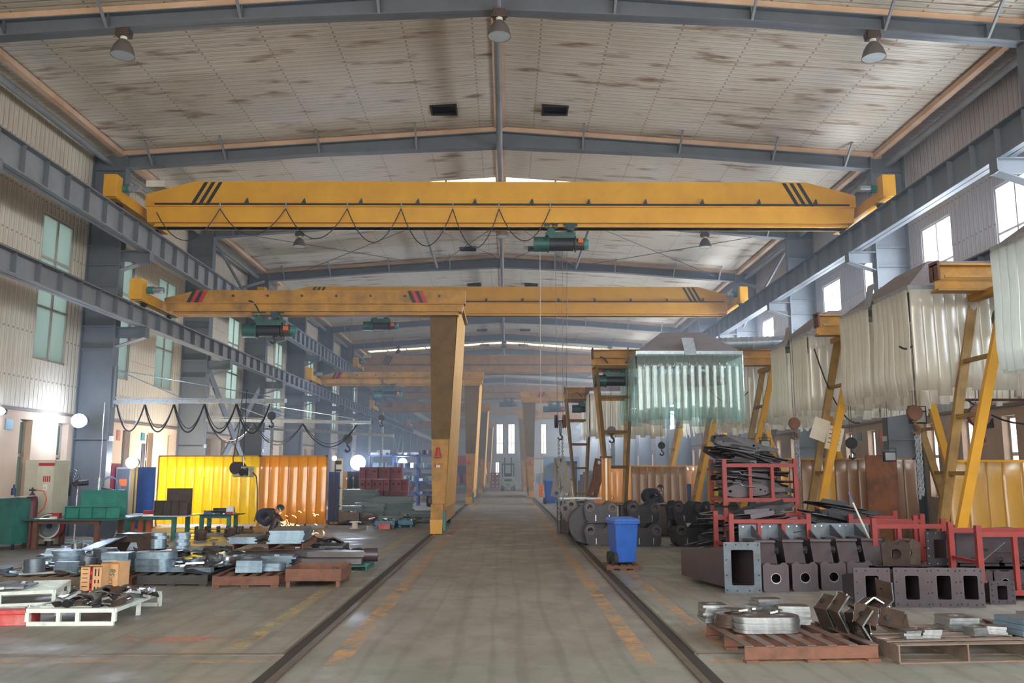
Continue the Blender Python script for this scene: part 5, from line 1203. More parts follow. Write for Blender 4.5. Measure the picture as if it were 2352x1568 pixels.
# red racks with bundles of arms
RR = RED = REDR
def rack(label, x, y, z, w, d, h, rz=0):
    t = thing('steel_rack', label, 'rack', (x, y, z), rz, 'red stacking racks'); s = .075
    for px in (0, w):
        for py in (0, d): MB().bar((px, py, 0), (px, py, h), s).build('post', RR, t)
    for py in (0, d): MB().bar((0, py, h - .12), (w, py, h - .12), s * .9).build('top_bar', RR, t); MB().bar((0, py, .1), (w, py, .1), s * .9).build('bottom_bar', RR, t)
    for px in (0, w): MB().bar((px, 0, .1), (px, d, .1), s * .9).bar((px, 0, h * .5), (px, d, h * .5), s * .6).build('side_bar', RR, t)
    for f in (.36, .67): MB().bar((w * f, 0, .1), (w * f, 0, h - .12), s * .8).build('upright', RR, t)
    MB().box(0, w, 0, d, .12, .14).build('deck', DSTEEL, t)
    return t
_A = []
def arm_mesh():
    mb = MB(); L_ = .62
    o = [(-L_, -.10), (-L_ * .55, -.16), (L_ * .3, -.12), (L_ * .6, -.05), (L_, -.05), (L_, .06), (L_ * .5, .07), (L_ * .2, .15), (-L_ * .6, .17), (-L_, .06)]
    mb.plate(o, [circ(-L_ * .78, 0, .035, 10), circ(L_ * .2, .02, .028, 10), circ(L_ * .35, -.02, .02, 8)], -.008, .008, 'xz'); mb.prism([(a, b) for a, b in ((-.3, .10), (.2, .1), (.2, .112), (-.3, .112))], 0, .09); return mb
def bundle(n, x0, x1, y0, y1, z0, z1, label, group, tilt=.0, mats=(DSTEEL2, DSTEEL, MSTEEL), sc_=.9, jz=.14):
    for i in range(n):
        if not _A: _A.extend(arm_mesh().build('steel_arm_plate', m_) for m_ in (DSTEEL2, DSTEEL, MSTEEL)); 
        src = _A[(DSTEEL2, DSTEEL, MSTEEL).index(random.choice(mats))]
        o = src if 'label' not in src.keys() else src.copy()
        if o is not src: sc.collection.objects.link(o)
        f = i / max(1, n - 1)
        flat = random.random() < .6
        o.location = (x0 + (x1 - x0) * random.random(), y0 + (y1 - y0) * random.random(), z0 + (z1 - z0) * f)
        o.rotation_euler = ((PI / 2 - .25 if flat else random.uniform(-.3, .3)) + random.uniform(-.15, .15), tilt + random.uniform(-jz, jz), random.uniform(-.12, .12))
        o.scale = (sc_, sc_, sc_ * .8); o.name = 'steel_arm_plate'
        tag(o, label, 'arm plate', group)
rack('red steel rack piled high with dark arms, on top of the lower racks', 3.98, 15.9, 1.12, 1.3, 1.0, .84)
rack('hidden red rack carrying the high-piled one', 3.98, 15.9, .04, 1.3, 1.0, 1.04)
rack('red rack of shiny dark bars in front of the high-piled rack', 3.66, 14.3, 0, 1.26, 1.05, 1.05)
bundle(46, 4.4, 4.85, 16.0, 16.8, 1.3, 2.05, 'dark arm plate in the high-piled red rack', 'arm plates in the high-piled rack', .10, (DSTEEL2, DSTEEL2, DSTEEL))
bundle(14, 4.3, 4.6, 15.9, 16.7, 1.95, 2.25, 'dark arm plate heaped on top of the high-piled red rack', 'arm plates on top of the high-piled rack', .28, (DSTEEL,))
bundle(34, 4.2, 4.4, 14.4, 15.2, .3, 1.08, 'dark bar plate in the red rack of shiny bars', 'bar plates in the front red rack', -.2, (MSTEEL, DSTEEL, DSTEEL, DSTEEL2), .82)
bundle(12, 3.9, 4.2, 15.9, 16.8, .2, 1.0, 'dark arm plate deep inside the hidden red rack', 'arm plates in the hidden rack', 0, (DSTEEL,))
for z, dz in ((.0, 0), (-.2, 0)):
    tag(MB().tube([(0, 0, 0), (.12, 0, 0), (.18, 0, -.05), (.40, 0, -.07)], .012, 6).build('bent_rod', BSTEEL, loc=(4.12, 15.86, 1.72 + z)), 'bright bent rod catching the light in the high-piled rack', 'rod', 'bright bent rods')
rack('red rack behind the housings, holding shiny black profiles', 5.85, 14.9, 0, 1.2, 1.1, 1.02, -.03)
rack('red rack in front of the nearest crane stand foot', 5.80, 13.85, 0, 1.08, 1.0, 1.0, -.03)
rack('red rack at the right edge, empty above the boom', 6.5, 12.1, 0, 1.35, .8, 1.0, -.03)
bundle(26, 5.6, 6.2, 15.0, 15.8, .3, 1.15, 'shiny black profile in the rack behind the housings', 'black profiles in the rear rack', .12, (DSTEEL,), .85)
rack('red rack seen at the back between the high-piled rack and the blue rod', 5.1, 17.3, 0, 1.4, 1.0, 1.0)
rod = MB().cyl((0, 0, 0), (-.28, .1, .78), .016, 8).build('rod', PLASTW, loc=(5.95, 14.2, .45)); tag(rod, 'white rod with a blue tip leaning up out of the black profiles', 'rod'); MB().cyl((-.28, .1, .78), (-.34, .12, .95), .014, 8, .004).build('blue_tip', BLUE, rod)
for i in range(2): tag(MB().plate([(-.2, 0), (.2, 0), (.22, .32), (.09, .38), (.04, .31), (-.04, .31), (-.09, .38), (-.22, .32)], [circ(0, .17, .08, 16)], 0, .03, 'xz').build('saddle_plate', BROWN, loc=(5.75 + .25 * i, 13.0 + .2 * i, .36)), 'brown saddle plate with a large hole before the boom section', 'plate', 'saddle plates')
# dark coupler housings by the bin
def coupler(label, x, y, z, s=1.0, rz=0.0):
    t = thing('coupler_housing', label, 'housing', (x, y, z), rz, 'dark coupler housings'); t.scale = (s, s, s)
    o = [(-.36, .05), (-.30, 0), (.32, 0), (.36, .06), (.38, .34), (.30, .46), (.16, .48), (.06, .38), (-.10, .38), (-.20, .50), (-.34, .48), (-.42, .34)]
    for y_ in (0, .42): MB().plate(o, [circ(-.27, .34, .065, 14), circ(.26, .32, .055, 14)], y_, y_ + .03, 'xz').build('side_plate', DSTEEL, t)
    MB().box(-.36, .36, -.04, .5, -.02, 0).build('base_plate', DSTEEL, t)
    for cx, cz in ((-.27, .34), (.26, .32)): MB().plate(circ(cx, cz, .11, 18), [circ(cx, cz, .065, 18)], -.03, .0, 'xz').build('boss', DSTEEL2, t, smooth=True)
    MB().box(-.3, .3, .03, .42, .05, .33).build('core', BROWN, t)
    for x_ in (-.14, .18): MB().box(x_ - .012, x_ + .012, -.05, 0, .02, .16).build('rib', BSTEEL, t)
    return t
c0 = coupler('dark coupler housing at the left of the row behind the blue bin, lower', 2.25, 20.7, .02)
for i, (x, y, z, lb) in enumerate(((2.25, 20.75, .55, 'left end of the row behind the blue bin, upper'), (3.25, 20.6, .02, 'second in the row, lower'), (3.25, 20.65, .55, 'second in the row, upper'), (4.35, 20.5, .02, 'third in the row, lower'), (4.3, 20.6, .55, 'third in the row, upper'),
                                  (5.0, 19.9, .02, 'right end of the row beside the red rack, lower'), (5.0, 19.95, .55, 'right end of the row beside the red rack, upper'))):
    dup(c0, (x, y, z), .05 * i, 'dark coupler housing, ' + lb, None, 1.0 + .05 * (i % 2))
tag(MB().cyl((0, 0, .45), (0, .5, .45), .45, 24).build('round_shell', DSTEEL, loc=(1.95, 21.0, .02), smooth=True), 'large dark rounded shell at the left end of the coupler row', 'shell')
def ribbed(label, x, y, n, h=.85, w=.9):
    t = thing('ribbed_bracket', label, 'bracket', (x, y, 0), 0, 'ribbed top-flange brackets')
    MB().box(-w / 2, w / 2, 0, .4, h, h + .02).build('top_flange', MSTEEL, t); MB().box(-w / 2 + .05, w / 2 - .05, .2, .23, 0, h).build('web', BROWN, t)
    for i in range(n): xx = -w / 2 + .1 + (w - .2) * i / (n - 1); MB().box(xx - .01, xx + .01, 0, .4, 0, h).build('rib', MSTEEL, t)
    return t
r0 = ribbed('ribbed dark bracket behind the coupler housings, leftmost of four', 2.35, 23.2, 4)
for i, x in enumerate((3.4, 4.45, 5.5)): dup(r0, (x, 23.2 + .2 * i, 0), 0, f'ribbed dark bracket behind the coupler housings, {("second", "third", "rightmost")[i]} of four')
ribbed_b = dup(r0, (1.85, 24.6, .0), 0, 'ribbed dark bracket standing under the leaning link arms', None, 1.05)
# link arms
def link_arm(label, loc, rot, m, L_=.95):
    t = thing('link_arm', label, 'link arm', loc); t.rotation_euler = rot
    for y in (0, .2): MB().plate([(-.14, 0), (.14, 0), (.17, L_ * .5), (.13, L_), (-.13, L_), (-.10, L_ * .5)], [circ(0, .0 + .1, .06, 16), circ(0, L_ - .1, .06, 16), rect(-.04, .04, L_ * .32, L_ * .68)], y, y + .025, 'xz').build('side_plate', m, t)
    for z in (.1, L_ - .1): MB().plate(circ(0, z, .11, 20), [circ(0, z, .06, 20)], -.05, .28, 'xz').build('eye', m, t, smooth=True)
    MB().box(-.09, .09, .03, .19, .22, L_ - .22).build('core', m, t); return t
link_arm('grey steel link arm with two eyes standing upright left of the ladder tower', (1.75, 24.9, 1.0), (0, -.18, 0), mat('link_grey', (132, 122, 112), .5, .2), 1.15)
link_arm('brown rusty link arm leaning right of the grey one', (2.45, 24.9, 1.0), (0, .22, 0), RUST, 1.1)
link_arm('second grey link arm behind the lifting chain', (1.42, 25.3, 1.0), (0, .1, 0), mat('link_grey', (132, 122, 112)), 1.1)
link_arm('grey link arm leaning on the floor beside the right aisle rail', (1.85, 21.9, .0), (0, -.45, 0), DSTEEL2, 1.0)
link_arm('slimmer grey link arm behind the leaning one by the rail', (2.0, 23.4, .0), (0, -.3, 0), mat('link_grey', (132, 122, 112)), 1.0)
tag(MB().box(0, 1.6, 0, .03, 0, .04).box(0, 1.6, .6, .63, 0, .04).box(0, .03, 0, .63, 0, .04).box(1.57, 1.6, 0, .63, 0, .04).cyl((.05, 0, -.95), (.05, 0, 0), .02, 8).cyl((1.5, 0, -.95), (1.5, 0, 0), .02, 8).cyl((.05, .6, -.95), (.05, .6, 0), .02, 8).cyl((1.5, .6, -.95), (1.5, .6, 0), .02, 8).build('steel_stand', GALV, loc=(1.45, 24.75, .95)), 'thin steel stand holding the link arms', 'stand')
# wheelie bins
def bin_(label, x, y, z, s=1.0, m=BLUE):
    t = thing('wheelie_bin', label, 'bin', (x, y, z), -.12); t.scale = (s, s, s)
    a = [(-.19, -.2, .03), (.19, -.2, .03), (.19, .2, .03), (-.19, .2, .03)]; b = [(-.24, -.26, .78), (.24, -.26, .78), (.24, .26, .78), (-.24, .26, .78)]
    MB().add(a + b, ((3, 2, 1, 0), (4, 5, 6, 7), (0, 1, 5, 4), (1, 2, 6, 5), (2, 3, 7, 6), (3, 0, 4, 7))).build('body', m, t, bevel=.02)
    MB().box(-.26, .26, -.28, .28, .74, .79).build('rim', m, t, bevel=.01)
    for i in range(5): MB().box(-.2 + .1 * i - .004, -.2 + .1 * i + .004, -.27, -.25, .70, .74).build('rim_rib', m, t)
    MB().add([(-.27, -.30, .79), (.27, -.30, .79), (.27, .28, .79), (-.27, .28, .79), (-.24, -.24, .84), (.24, -.24, .84), (.25, .22, .86), (-.25, .22, .86)], ((3, 2, 1, 0), (4, 5, 6, 7), (0, 1, 5, 4), (1, 2, 6, 5), (2, 3, 7, 6), (3, 0, 4, 7))).build('lid', mat('bin_lid', (62, 112, 196), .35), t, bevel=.012)
    for y_ in (-.19, .12): MB().cyl((-.27, y_, .11), (-.20, y_, .11), .11, 20).cyl((-.28, y_, .11), (-.27, y_, .11), .05, 14).build('wheel', RUBBER, t, smooth=True)
    MB().cyl((-.24, .3, .82), (.24, .3, .82), .015, 8).build('handle', m, t)
    return t
q = atz(1432, 1309)
steel_pallet('small rusty timber pallet under the blue wheelie bin', (q.x - .30, q.y - .02, 0), 0, .58, .5, .09, mat('old_wood', (108, 74, 60), .85, 0, (82, 58, 48), 8), 5, 'y')
bw = bin_('bright blue wheelie bin on a small pallet beside the right aisle rail', q.x + .03, q.y + .24, .095)
bw.rotation_euler = (0, 0, .2); bw.scale = (.92, .92, .95)
q = atz(1264, 1157); dup(bw, (q.x, q.y, 0), .1, 'dark blue wheelie bin farther down the aisle', None, (1.25, 1.25, 1.5))
# right wall area clutter
q = aty(1900, 995, 19.6); nb = thing('notice_board', 'paper notices taped across the leg of the second crane stand', 'notice', (q.x, q.y, q.z))
MB().box(-.36, .0, 0, .01, -.22, .28, Matrix.Rotation(.35, 4, 'Y')).build('left_paper', mat('yellowed_paper', (206, 198, 180), .8), nb); MB().box(0, .36, -.005, .005, -.34, .2, Matrix.Rotation(.25, 4, 'Y')).build('right_paper', mat('yellowed_paper', (0, 0, 0)), nb)
for z in (.1, .0, -.1, -.2): MB().box(.04, .3, -.008, -.006, z, z + .02, Matrix.Rotation(.25, 4, 'Y')).build('printed_line', REDP if z > .05 else BROWN, nb)
def flood(px, py, D, label, s=1.0):
    q = aty(px, py, D); t = thing('flood_light', label, 'lamp', (q.x, q.y, q.z), .1); t.scale = (s, s, s)
    MB().box(-.17, .17, -.05, .05, -.13, .13).build('housing', BLACK, t, bevel=.01); MB().box(-.14, .14, -.056, -.05, -.10, .10).build('glass', LAMPG, t); MB().cyl((0, 0, .22), (0, 0, 1.9), .006, 5).cyl((-.19, 0, 0), (-.19, 0, .22), .01, 6).cyl((.19, 0, 0), (.19, 0, .22), .01, 6).cyl((-.19, 0, .22), (.19, 0, .22), .01, 6).build('bracket', BLACK, t)
    return t
flood(2107, 958, 17.4, 'square flood light hanging before the legs at the right'); flood(1757, 1020, 26.0, 'square flood light beside the third crane stand', .9); flood(2043, 1048, 20.8, 'small flood light sitting above the rusty board', .9)
hook_px(2103, 985, 16.4, 5.5, 'rusty round pulley with a long bright chain at the right', m=RUSTO, s=1.1, chain=1.25)
hook_px(2252, 1008, 15.6, 5.3, 'large rusty pulley block with a hook at the right edge', m=RUSTO, s=1.5)
hook_px(1826, 1000, 20.0, 4.9, 'rusty pulley with a thin chain above the high-piled rack', m=RUSTO, chain=1.0)
hook_px(1957, 1045, 20.3, 4.9, 'dark round pulley before the right wall', m=DSTEEL)
hook_px(1405, 1010, 26.5, 5.0, 'thin hook and chain inside the ladder tower', chain=.8)
hook_px(1520, 1040, 32.6, 5.0, 'small hook hanging in front of the distant welding bays')
for i, (px, py, D) in enumerate(((1520, 1085, 33), (1700, 1100, 30), (1570, 1060, 36), (1850, 1085, 24), (1660, 1075, 40))):
    q = atz(px, 1140, 0); D_ = D; x = zr(px, D_)
    locker('welding_machine', f'dim blue-grey welding machine in the right-hand bays, {("first", "second", "third", "fourth", "fifth")[i]} seen between the stands', x, D_, .6, .7, 1.2, (BLUED, DGREEN, BLUED, DSTEEL, TEAL)[i], 'machine')
tag(MB().box(0, 6, 0, .05, 0, .05).build('hose_boom', RUST, loc=(9.0, 16.9, 3.1)), 'thin horizontal boom tube at the right edge', 'boom')
for i, (a, b_, d_) in enumerate((((9.1, 16.9, 3.1), (11.2, 16.9, 3.0), .4), ((7.75, 15.5, 4.7), (7.2, 15.6, 4.0), .3), ((7.3, 20.2, 4.6), (8.6, 21, 2.9), .5), ((6.0, 26.6, 4.7), (7.6, 27, 4.2), .6))):
    tag(MB().tube(sag(a, b_, d_), .018, 5).build('hanging_cable', CABLE), f'black cable drooping among the right-hand crane stands, {("lowest at the right edge", "near the large hood", "between the second and third stands", "beside the clear curtain")[i]}', 'cable')
# ------------------------------------------------------------------ middle distance, people, vehicles
# jib booms on the left columns
def jib(label, a, b, zs, loops=0, rise=.9):
    t = thing('jib_boom', label, 'jib boom', a); v = Vector(b) - Vector(a)
    MB().bar((0, 0, 0), v, .09, .10).bar((0, 0, .12), v * .98 + Vector((0, 0, .02)), .03, .03).build('boom', GALV, t)
    MB().cyl((0, 0, -.15), (0, 0, rise + .1), .05, 10).build('pivot', GREY, t)
    MB().cyl((0, 0, rise), v * .92 + Vector((0, 0, .1)), .014, 6).cyl((0, 0, rise), v * .42 + Vector((0, 0, .1)), .014, 6).build('stay_rod', GALV, t)
    if loops:
        for i in range(loops):
            p = v * (i / loops * .9 + .02) + Vector((0, 0, -.08)); q = v * ((i + 1) / loops * .9 + .02) + Vector((0, 0, -.08))
            MB().tube(sag(p, q, .72, 12), .022, 6).build('festoon_cable', CABLE, t); MB().tube(sag(p + Vector((.03, 0, 0)), q, .62, 12), .012, 5).build('festoon_cable', ROPEL if i == 0 else CABLE, t)
    return t
jib('long galvanised jib boom with looped cables reaching out above the yellow curtain', (-10.85, 23.9, 3.62), (-5.35, 20.9, 3.42), 0, 5)
jib('second jib boom, thin and dark, behind the looped cables', (-10.85, 31.3, 3.55), (-4.1, 26.5, 3.2), 0, 3)
jib('third jib boom farther down the left side', (-10.85, 38.8, 3.6), (-4.3, 33.0, 3.05), 0, 0)
# wire feeder hanging from the boom
q = aty(558, 1082, 21.35); t = thing('wire_feeder', 'beige welding wire feeder hanging in front of the yellow curtain', 'wire feeder', (q.x, q.y, q.z), -.2)
MB().box(-.20, .24, -.14, .14, -.14, .12).build('body', mat('feeder_beige', (184, 176, 150), .5, 0, (128, 118, 100), 6), t, bevel=.03)
MB().cyl((-.13, -.16, .08), (-.13, .14, .08), .15, 20).build('spool_cover', DSTEEL2, t, smooth=True); MB().cyl((.06, -.16, -.02), (.06, -.14, -.02), .09, 16).box(.14, .22, -.15, -.14, -.1, .08).build('opening', BLACK, t)
MB().cyl((0, 0, .12), (0, 0, .36), .012, 6).tube([(-.05, 0, .3), (0, 0, .36), (.05, 0, .3), (0, 0, .26), (-.05, 0, .3)], .012, 5).build('hanger', GALV, t)
MB().tube([(.26, 0, -.03), (.36, 0, -.12), (.40, 0, -.4), (.42, 0, -.95), (.36, 0, -1.2)], .016, 6).build('hose', mat('hose_violet', (70, 58, 80), .5), t)
MB().tube([(-.1, 0, 1.95), (-.16, 0, 1.0), (-.28, 0, .3), (-.22, 0, -.08), (-.1, -.1, -.1)], .014, 5).tube([(0, 0, .36), (0, 0, 2.0)], .010, 5).build('supply_cable', CABLE, t)
t = thing('hanging_hose', 'loops of pale blue hose hanging by the first left column', 'hose', aty(238, 1120, 22.6))
mb = MB()
for k in range(3): mb.tube([(.22 * math.cos(a) * (1 + .1 * k) + .15, .02 * k, .30 * math.sin(a) * (1 - .08 * k)) for a in [2 * PI * i / 20 for i in range(21)]], .010, 5)
mb.build('coil', mat('hose_blue', (142, 160, 196), .4), t); MB().cyl((-.12, 0, -.35), (-.12, 0, .25), .05, 10).cyl((-.12, 0, .25), (-.12, 0, 2.2), .01, 6).build('torch_holder', GALV, t)
# glaring welding arcs; their balls, stands and wall arms are added
def arc(px, py, D, r, power, label, col=(.62, .76, 1.0), st=14):
    q = aty(px, py, D); t = thing('welding_arc', label, 'lamp', q)
    if ('arc', st) not in _m: _m[('arc', st)] = emit('arc_glow_%d' % st, (206, 226, 255), st)
    MB().lathe([(0, -r), (r * .5, -r * .86), (r * .87, -r * .5), (r, 0), (r * .87, r * .5), (r * .5, r * .86), (0, r)], 16).build('arc_ball', _m[('arc', st)], t, smooth=True)
    if q.z < 2.5: MB().cyl((0, r + .1, -q.z), (0, r + .1, .02), .02, 8).cyl((0, r + .1, -q.z), (0, r + .1, -q.z + .03), .2, 16).build('stand', DSTEEL, t)
    else: MB().bar((0, r, 0), (-.9 if q.x > -11.2 else -.3, r, 0), .03).build('wall_arm', DSTEEL, t)
    MB().cyl((0, r * .9, 0), (0, r * 2.6, 0), .03, 8).cyl((0, r * .9, 0), (0, r + .06, 0), r * .8, 16).build('holder', DSTEEL, t)
    l = bpy.data.lights.new('arc_light', 'POINT'); l.energy = power; l.color = col; l.shadow_soft_size = r
    o = bpy.data.objects.new('arc_light', l); sc.collection.objects.link(o); o.location = (q.x, q.y - r * 1.6, q.z); return t
arc(181, 966, 22.9, .19, 60, 'glaring blue-white welding arc high beside the first left column')
arc(303, 1062, 24.9, .17, 45, 'glaring blue-white welding arc above the grey cabinet')
arc(2, 944, 20.2, .09, 12, 'small glaring welding arc at the very left edge')
arc(822, 1062, 43.0, .38, 330, 'large glaring white welding arc behind the dark red racks')
arc(925, 1062, 47.0, .24, 90, 'smaller glaring white welding arc under the blue shelving')
arc(768, 1052, 28.4, .08, 10, 'small bright welding arc beside the cream sign board', st=8)
# light added behind the yellow curtain to make it glow (welding inside the booth)
arc(470, 1085, 29.6, .12, 260, 'added glaring welding arc inside the booth behind the yellow curtain', (1, .97, .9))
# cream sign board on a yellow foot
q = atz(772, 1203); t = thing('sign_board', 'tall narrow cream sign board with paper charts on a yellow foot', 'sign', (q.x, q.y, 0))
MB().box(-.12, .17, 0, .04, .45, 2.15).build('board', mat('cream_board', (222, 214, 180), .5), t, bevel=.01); MB().box(-.12, -.08, 0, .04, 0, .5).build('post', PLASTW, t); MB().box(-.2, .16, -.12, .12, 0, .07).build('foot', YEL, t)
for z, h in ((1.95, .12), (1.72, .06), (1.15, .04), (.55, .05)): MB().box(-.07, .12, -.006, 0, z, z + h).build('dark_plate', BLACK, t)
for z, h in ((1.8, .12), (1.28, .36), (.80, .3)): MB().box(-.08, .13, -.005, 0, z, z + h).build('paper_chart', PAPER, t)
for z in (.86, .94, 1.02, 1.34, 1.42, 1.5): MB().box(-.04, .09, -.008, -.005, z, z + .015).build('printed_line', BLACK, t)
locker('blue_gate_panel', 'tall dark blue panel behind the cream sign board', zr(768, 29.0), 29.0, .35, .1, 1.7, BLUED, 'panel')
t = thing('cable_spool', 'small white spool standing on the floor before the rusty bins', 'spool', atz(815, 1213)); MB().cyl((0, 0, 0), (0, 0, .02), .16, 18).cyl((0, 0, .02), (0, 0, .18), .09, 14).cyl((0, 0, .18), (0, 0, .2), .17, 18).build('spool', PLASTW, t, smooth=True)
def open_bin(label, px0, px1, py, h, m, d=.8, n=10):
    a = atz(px0, py); b = atz(px1, py); w = b.x - a.x; t = thing('scrap_bin', label, 'bin', (a.x, a.y, 0), 0, 'scrap bins by the sign board')
    MB().box(0, w, 0, .02, .06, h).box(0, w, d, d + .02, .06, h).box(0, .02, 0, d, .06, h).box(w - .02, w, 0, d, .06, h).box(0, w, 0, d, .06, .08).box(.05, .12, 0, d, 0, .06).box(w - .12, w - .05, 0, d, 0, .06).build('bin', m, t)
    pile(n, ['rect', 'ring', 'hook'], a.x + .12, b.x - .12, a.y + .1, a.y + d - .1, h - .08, .1, 'scrap piece in the ' + label.replace(',', ''), 'scrap in ' + label[:30], 'scrap_piece', 'scrap', (.1, .2), (BSTEEL, BROWN, MSTEEL), .6)
open_bin('brown scrap bin, nearest the cream sign board', 775, 826, 1205, .40, BROWN)
open_bin('low rusty scrap bin, right of the brown one', 808, 860, 1200, .26, RUST, .7)
open_bin('light blue crate of scrap, left of the gantry leg', 858, 908, 1213, .22, mat('pale_blue', (66, 132, 158), .5, 0, (48, 96, 120), 5), .9, 14)
open_bin('light blue crate of scrap, its right neighbour', 912, 950, 1211, .22, mat('pale_blue', (0, 0, 0)), .9, 10)
q = atz(884, 1214); tag(MB().box(-.18, .18, -.1, .1, 0, .17).build('red_box', mat('worn_red', (184, 60, 58)), loc=(q.x, q.y - .1, 0), bevel=.01), 'small red box in front of the light blue crates', 'box')
# stacks of plates behind
for (px, D, w_, d_, n, lb) in ((800, 32, 1.0, .8, 12, 'tangle of bars behind the brown scrap bin'), (850, 33, 1.1, .9, 14, 'grey-green plate in the left pack under the red racks'), (905, 33.5, 1.5, 1.0, 20, 'grey-green plate in the tall pack under the red racks'), (960, 31, 1.2, .6, 8, 'dark plate in the low pack left of the gantry leg'), (830, 36, 1.4, 1.0, 26, 'dark plate in the pack before the dark red boxes'), (935, 30, 1.9, .5, 5, 'long pale bar lying left of the gantry leg')):
    x = zr(px, D); stack('rect', w_, d_, .035, n, mat('slate_plate', (84, 98, 100), .55, .2, (68, 74, 74), 6), x, D, .05, .1, lb, lb[:40], .05, ed=mat('slate_edge', (96, 112, 116), .5, .3))
pile(40, ['rect', 'angle', 'channel', 'hook'], zr(780, 31), zr(1000, 31), 28.5, 31, .03, .3, 'loose steel piece in the clutter left of the gantry leg', 'clutter left of the gantry leg', 'steel_piece', 'metal part', (.2, .5), (DSTEEL, BROWN, MSTEEL, BSTEEL), .3)
pile(16, ['can', 'hook'], zr(985, 36), zr(1015, 36), 36, 38, .1, .7, 'dark part heaped behind the gantry leg', 'parts behind the gantry leg', 'steel_piece', 'metal part', (.3, .6), (BROWN, DSTEEL), .3)
MARO = mat('dark_red_paint', (128, 34, 46), .5, 0, (92, 30, 40), 3)
for r in range(3):
    for c in range(8):
        D = 37.5; x0 = zr(826, D); x1 = zr(938, D); w = (x1 - x0) / 8; z = .35 + r * .52
        if (r, c) in ((2, 7),): continue
        o = MB().plate(rect(-w / 2 + .01, w / 2 - .01, 0, .5), [circ(0, .3, .05, 8)], 0, .7, 'xz').box(-w * .35, w * .2, -.01, 0, .44, .47).build('red_part_box', MARO, loc=(x0 + w * (c + .5), D + random.uniform(-.15, .15), z))
        tag(o, f'dark red machine part, {("bottom", "middle", "top")[r]} layer of the stack under the glaring arcs', 'machine part', f'dark red parts {r}')
tag(MB().box(x0, x1, D, D + .7, 0, .35).build('low_plinth', DSTEEL), 'low dark steel plinth under the dark red parts', 'plinth')
# yellow guard panels and small parts behind
for i, px in enumerate((798, 812, 826)): o = MB().plate(rect(-.28, .28, 0, 1.3), [circ(0, .5, .06, 8), circ(0, 1.0, .06, 8)], 0, .08, 'xz').build('yellow_plate_part', YEL, loc=(zr(px, 41), 41, .4)); tag(o, f'yellow plate part with holes, {("left", "middle", "right")[i]} of three behind the hooks', 'plate')
# blue shelving with parts
t = thing('steel_shelving', 'blue steel shelving full of parts behind the gantry leg', 'shelving', (zr(845, 44), 44, 0)); w = zr(1018, 44) - zr(845, 44)
BLS = mat('shelf_blue', (40, 64, 112), .5)
for x in (0, w * .33, w * .66, w): MB().box(x - .05, x + .05, 0, .08, 0, 2.55).box(x - .05, x + .05, .9, .98, 0, 2.55).build('post', BLS, t)
for z in (.5, 1.15, 1.8, 2.45): MB().box(0, w, 0, .98, z, z + .08).build('shelf', BLS, t)
sx = zr(845, 44)
for z in (.58, 1.23, 1.88, 2.53):
    for i in range(9):
        put(random.choice(('rect', 'can', 'ring', 'hook')), random.choice((.3, .5)), random.choice((.3, .5)), random.choice((.12, .25)), random.choice((DSTEEL, DGREEN, BROWN, MSTEEL)), (sx + .3 + (w - .6) * i / 8, 44.4, z), random.random(), 'shelf_part', 'dark machine part on the blue shelving', 'machine part', 'parts on the blue shelving')
# distant clutter rows on both sides, hazy
for side in (-1, 1):
    for i in range(26):
        D = 48 + i * 3.2; x = side * random.uniform(3.6, 9.5) + (-.3 if side < 0 else .3); w_ = random.uniform(.6, 1.6); h_ = random.uniform(.5, 1.6)
        m_ = random.choice((BLUED, BROWN, DSTEEL, TEAL, MARO, GALV, YELD)); t = thing('parts_crate', f"hazy {('dark blue', 'brown', 'dark steel', 'teal', 'dark red', 'pale metal', 'dull yellow')[(BLUED, BROWN, DSTEEL, TEAL, MARO, GALV, YELD).index(m_)]} crate of parts far down the {'left' if side < 0 else 'right'} side", 'crate', (x, D, 0), random.uniform(-.2, .2), f'distant crates {m_.name} {side}')
        MB().box(-w_ / 2, w_ / 2, 0, .03, .1, h_).box(-w_ / 2, w_ / 2, .77, .8, .1, h_).box(-w_ / 2, -w_ / 2 + .03, 0, .8, .1, h_).box(w_ / 2 - .03, w_ / 2, 0, .8, .1, h_).box(-w_ / 2, w_ / 2, 0, .8, .1, .13).build('crate', m_, t)
        for xx in (-w_ / 2, w_ / 2 - .06): MB().box(xx, xx + .06, 0, .8, 0, .1).build('foot', m_, t)
        MB().box(-w_ * .3, w_ * .3, .2, .6, .13, h_ + random.uniform(0, .3)).build('contents', random.choice((DSTEEL, MSTEEL, BROWN)), t)
# forklift seen from behind
q = atz(1167, 1127); t = thing('forklift', 'pale grey-green forklift seen from behind in the middle of the aisle', 'forklift', (q.x, q.y, 0))
FG = mat('forklift_green', (150, 168, 156), .45)
MB().prism([(-.58, .45), (-.48, .28), (.48, .28), (.58, .45), (.60, 1.0), (.50, 1.22), (-.50, 1.22), (-.60, 1.0)], 0, .6).build('counterweight', FG, t, bevel=.05)
MB().box(-.55, .55, .6, 2.0, .3, 1.0).build('body', FG, t); MB().box(-.32, .32, -.01, 0, .82, 1.02).box(-.15, .15, -.01, 0, .5, .58).build('grille', BLACK, t)
for x in (-.5, .5):
    for y in (.25, 1.7): MB().cyl((x - .12, y, .3), (x + .12, y, .3), .30, 20).build('wheel', RUBBER, t, smooth=True)
    MB().box(x - .04, x + .04, .3, .38, 1.2, 2.3).box(x - .04, x + .04, 1.5, 1.58, 1.0, 2.3).build('cab_post', BLACK, t); MB().box(x - .06, x + .06, -.02, 0, 1.24, 1.32).build('tail_light', REDP, t)
MB().box(-.55, .55, .25, 1.65, 2.3, 2.36).box(-.5, .5, .3, .34, 2.2, 2.3).build('roof', DGREEN, t)
for x in (-.3, .3): MB().box(x - .05, x + .05, 2.1, 2.2, .1, 2.9).build('mast_rail', BLACK, t)
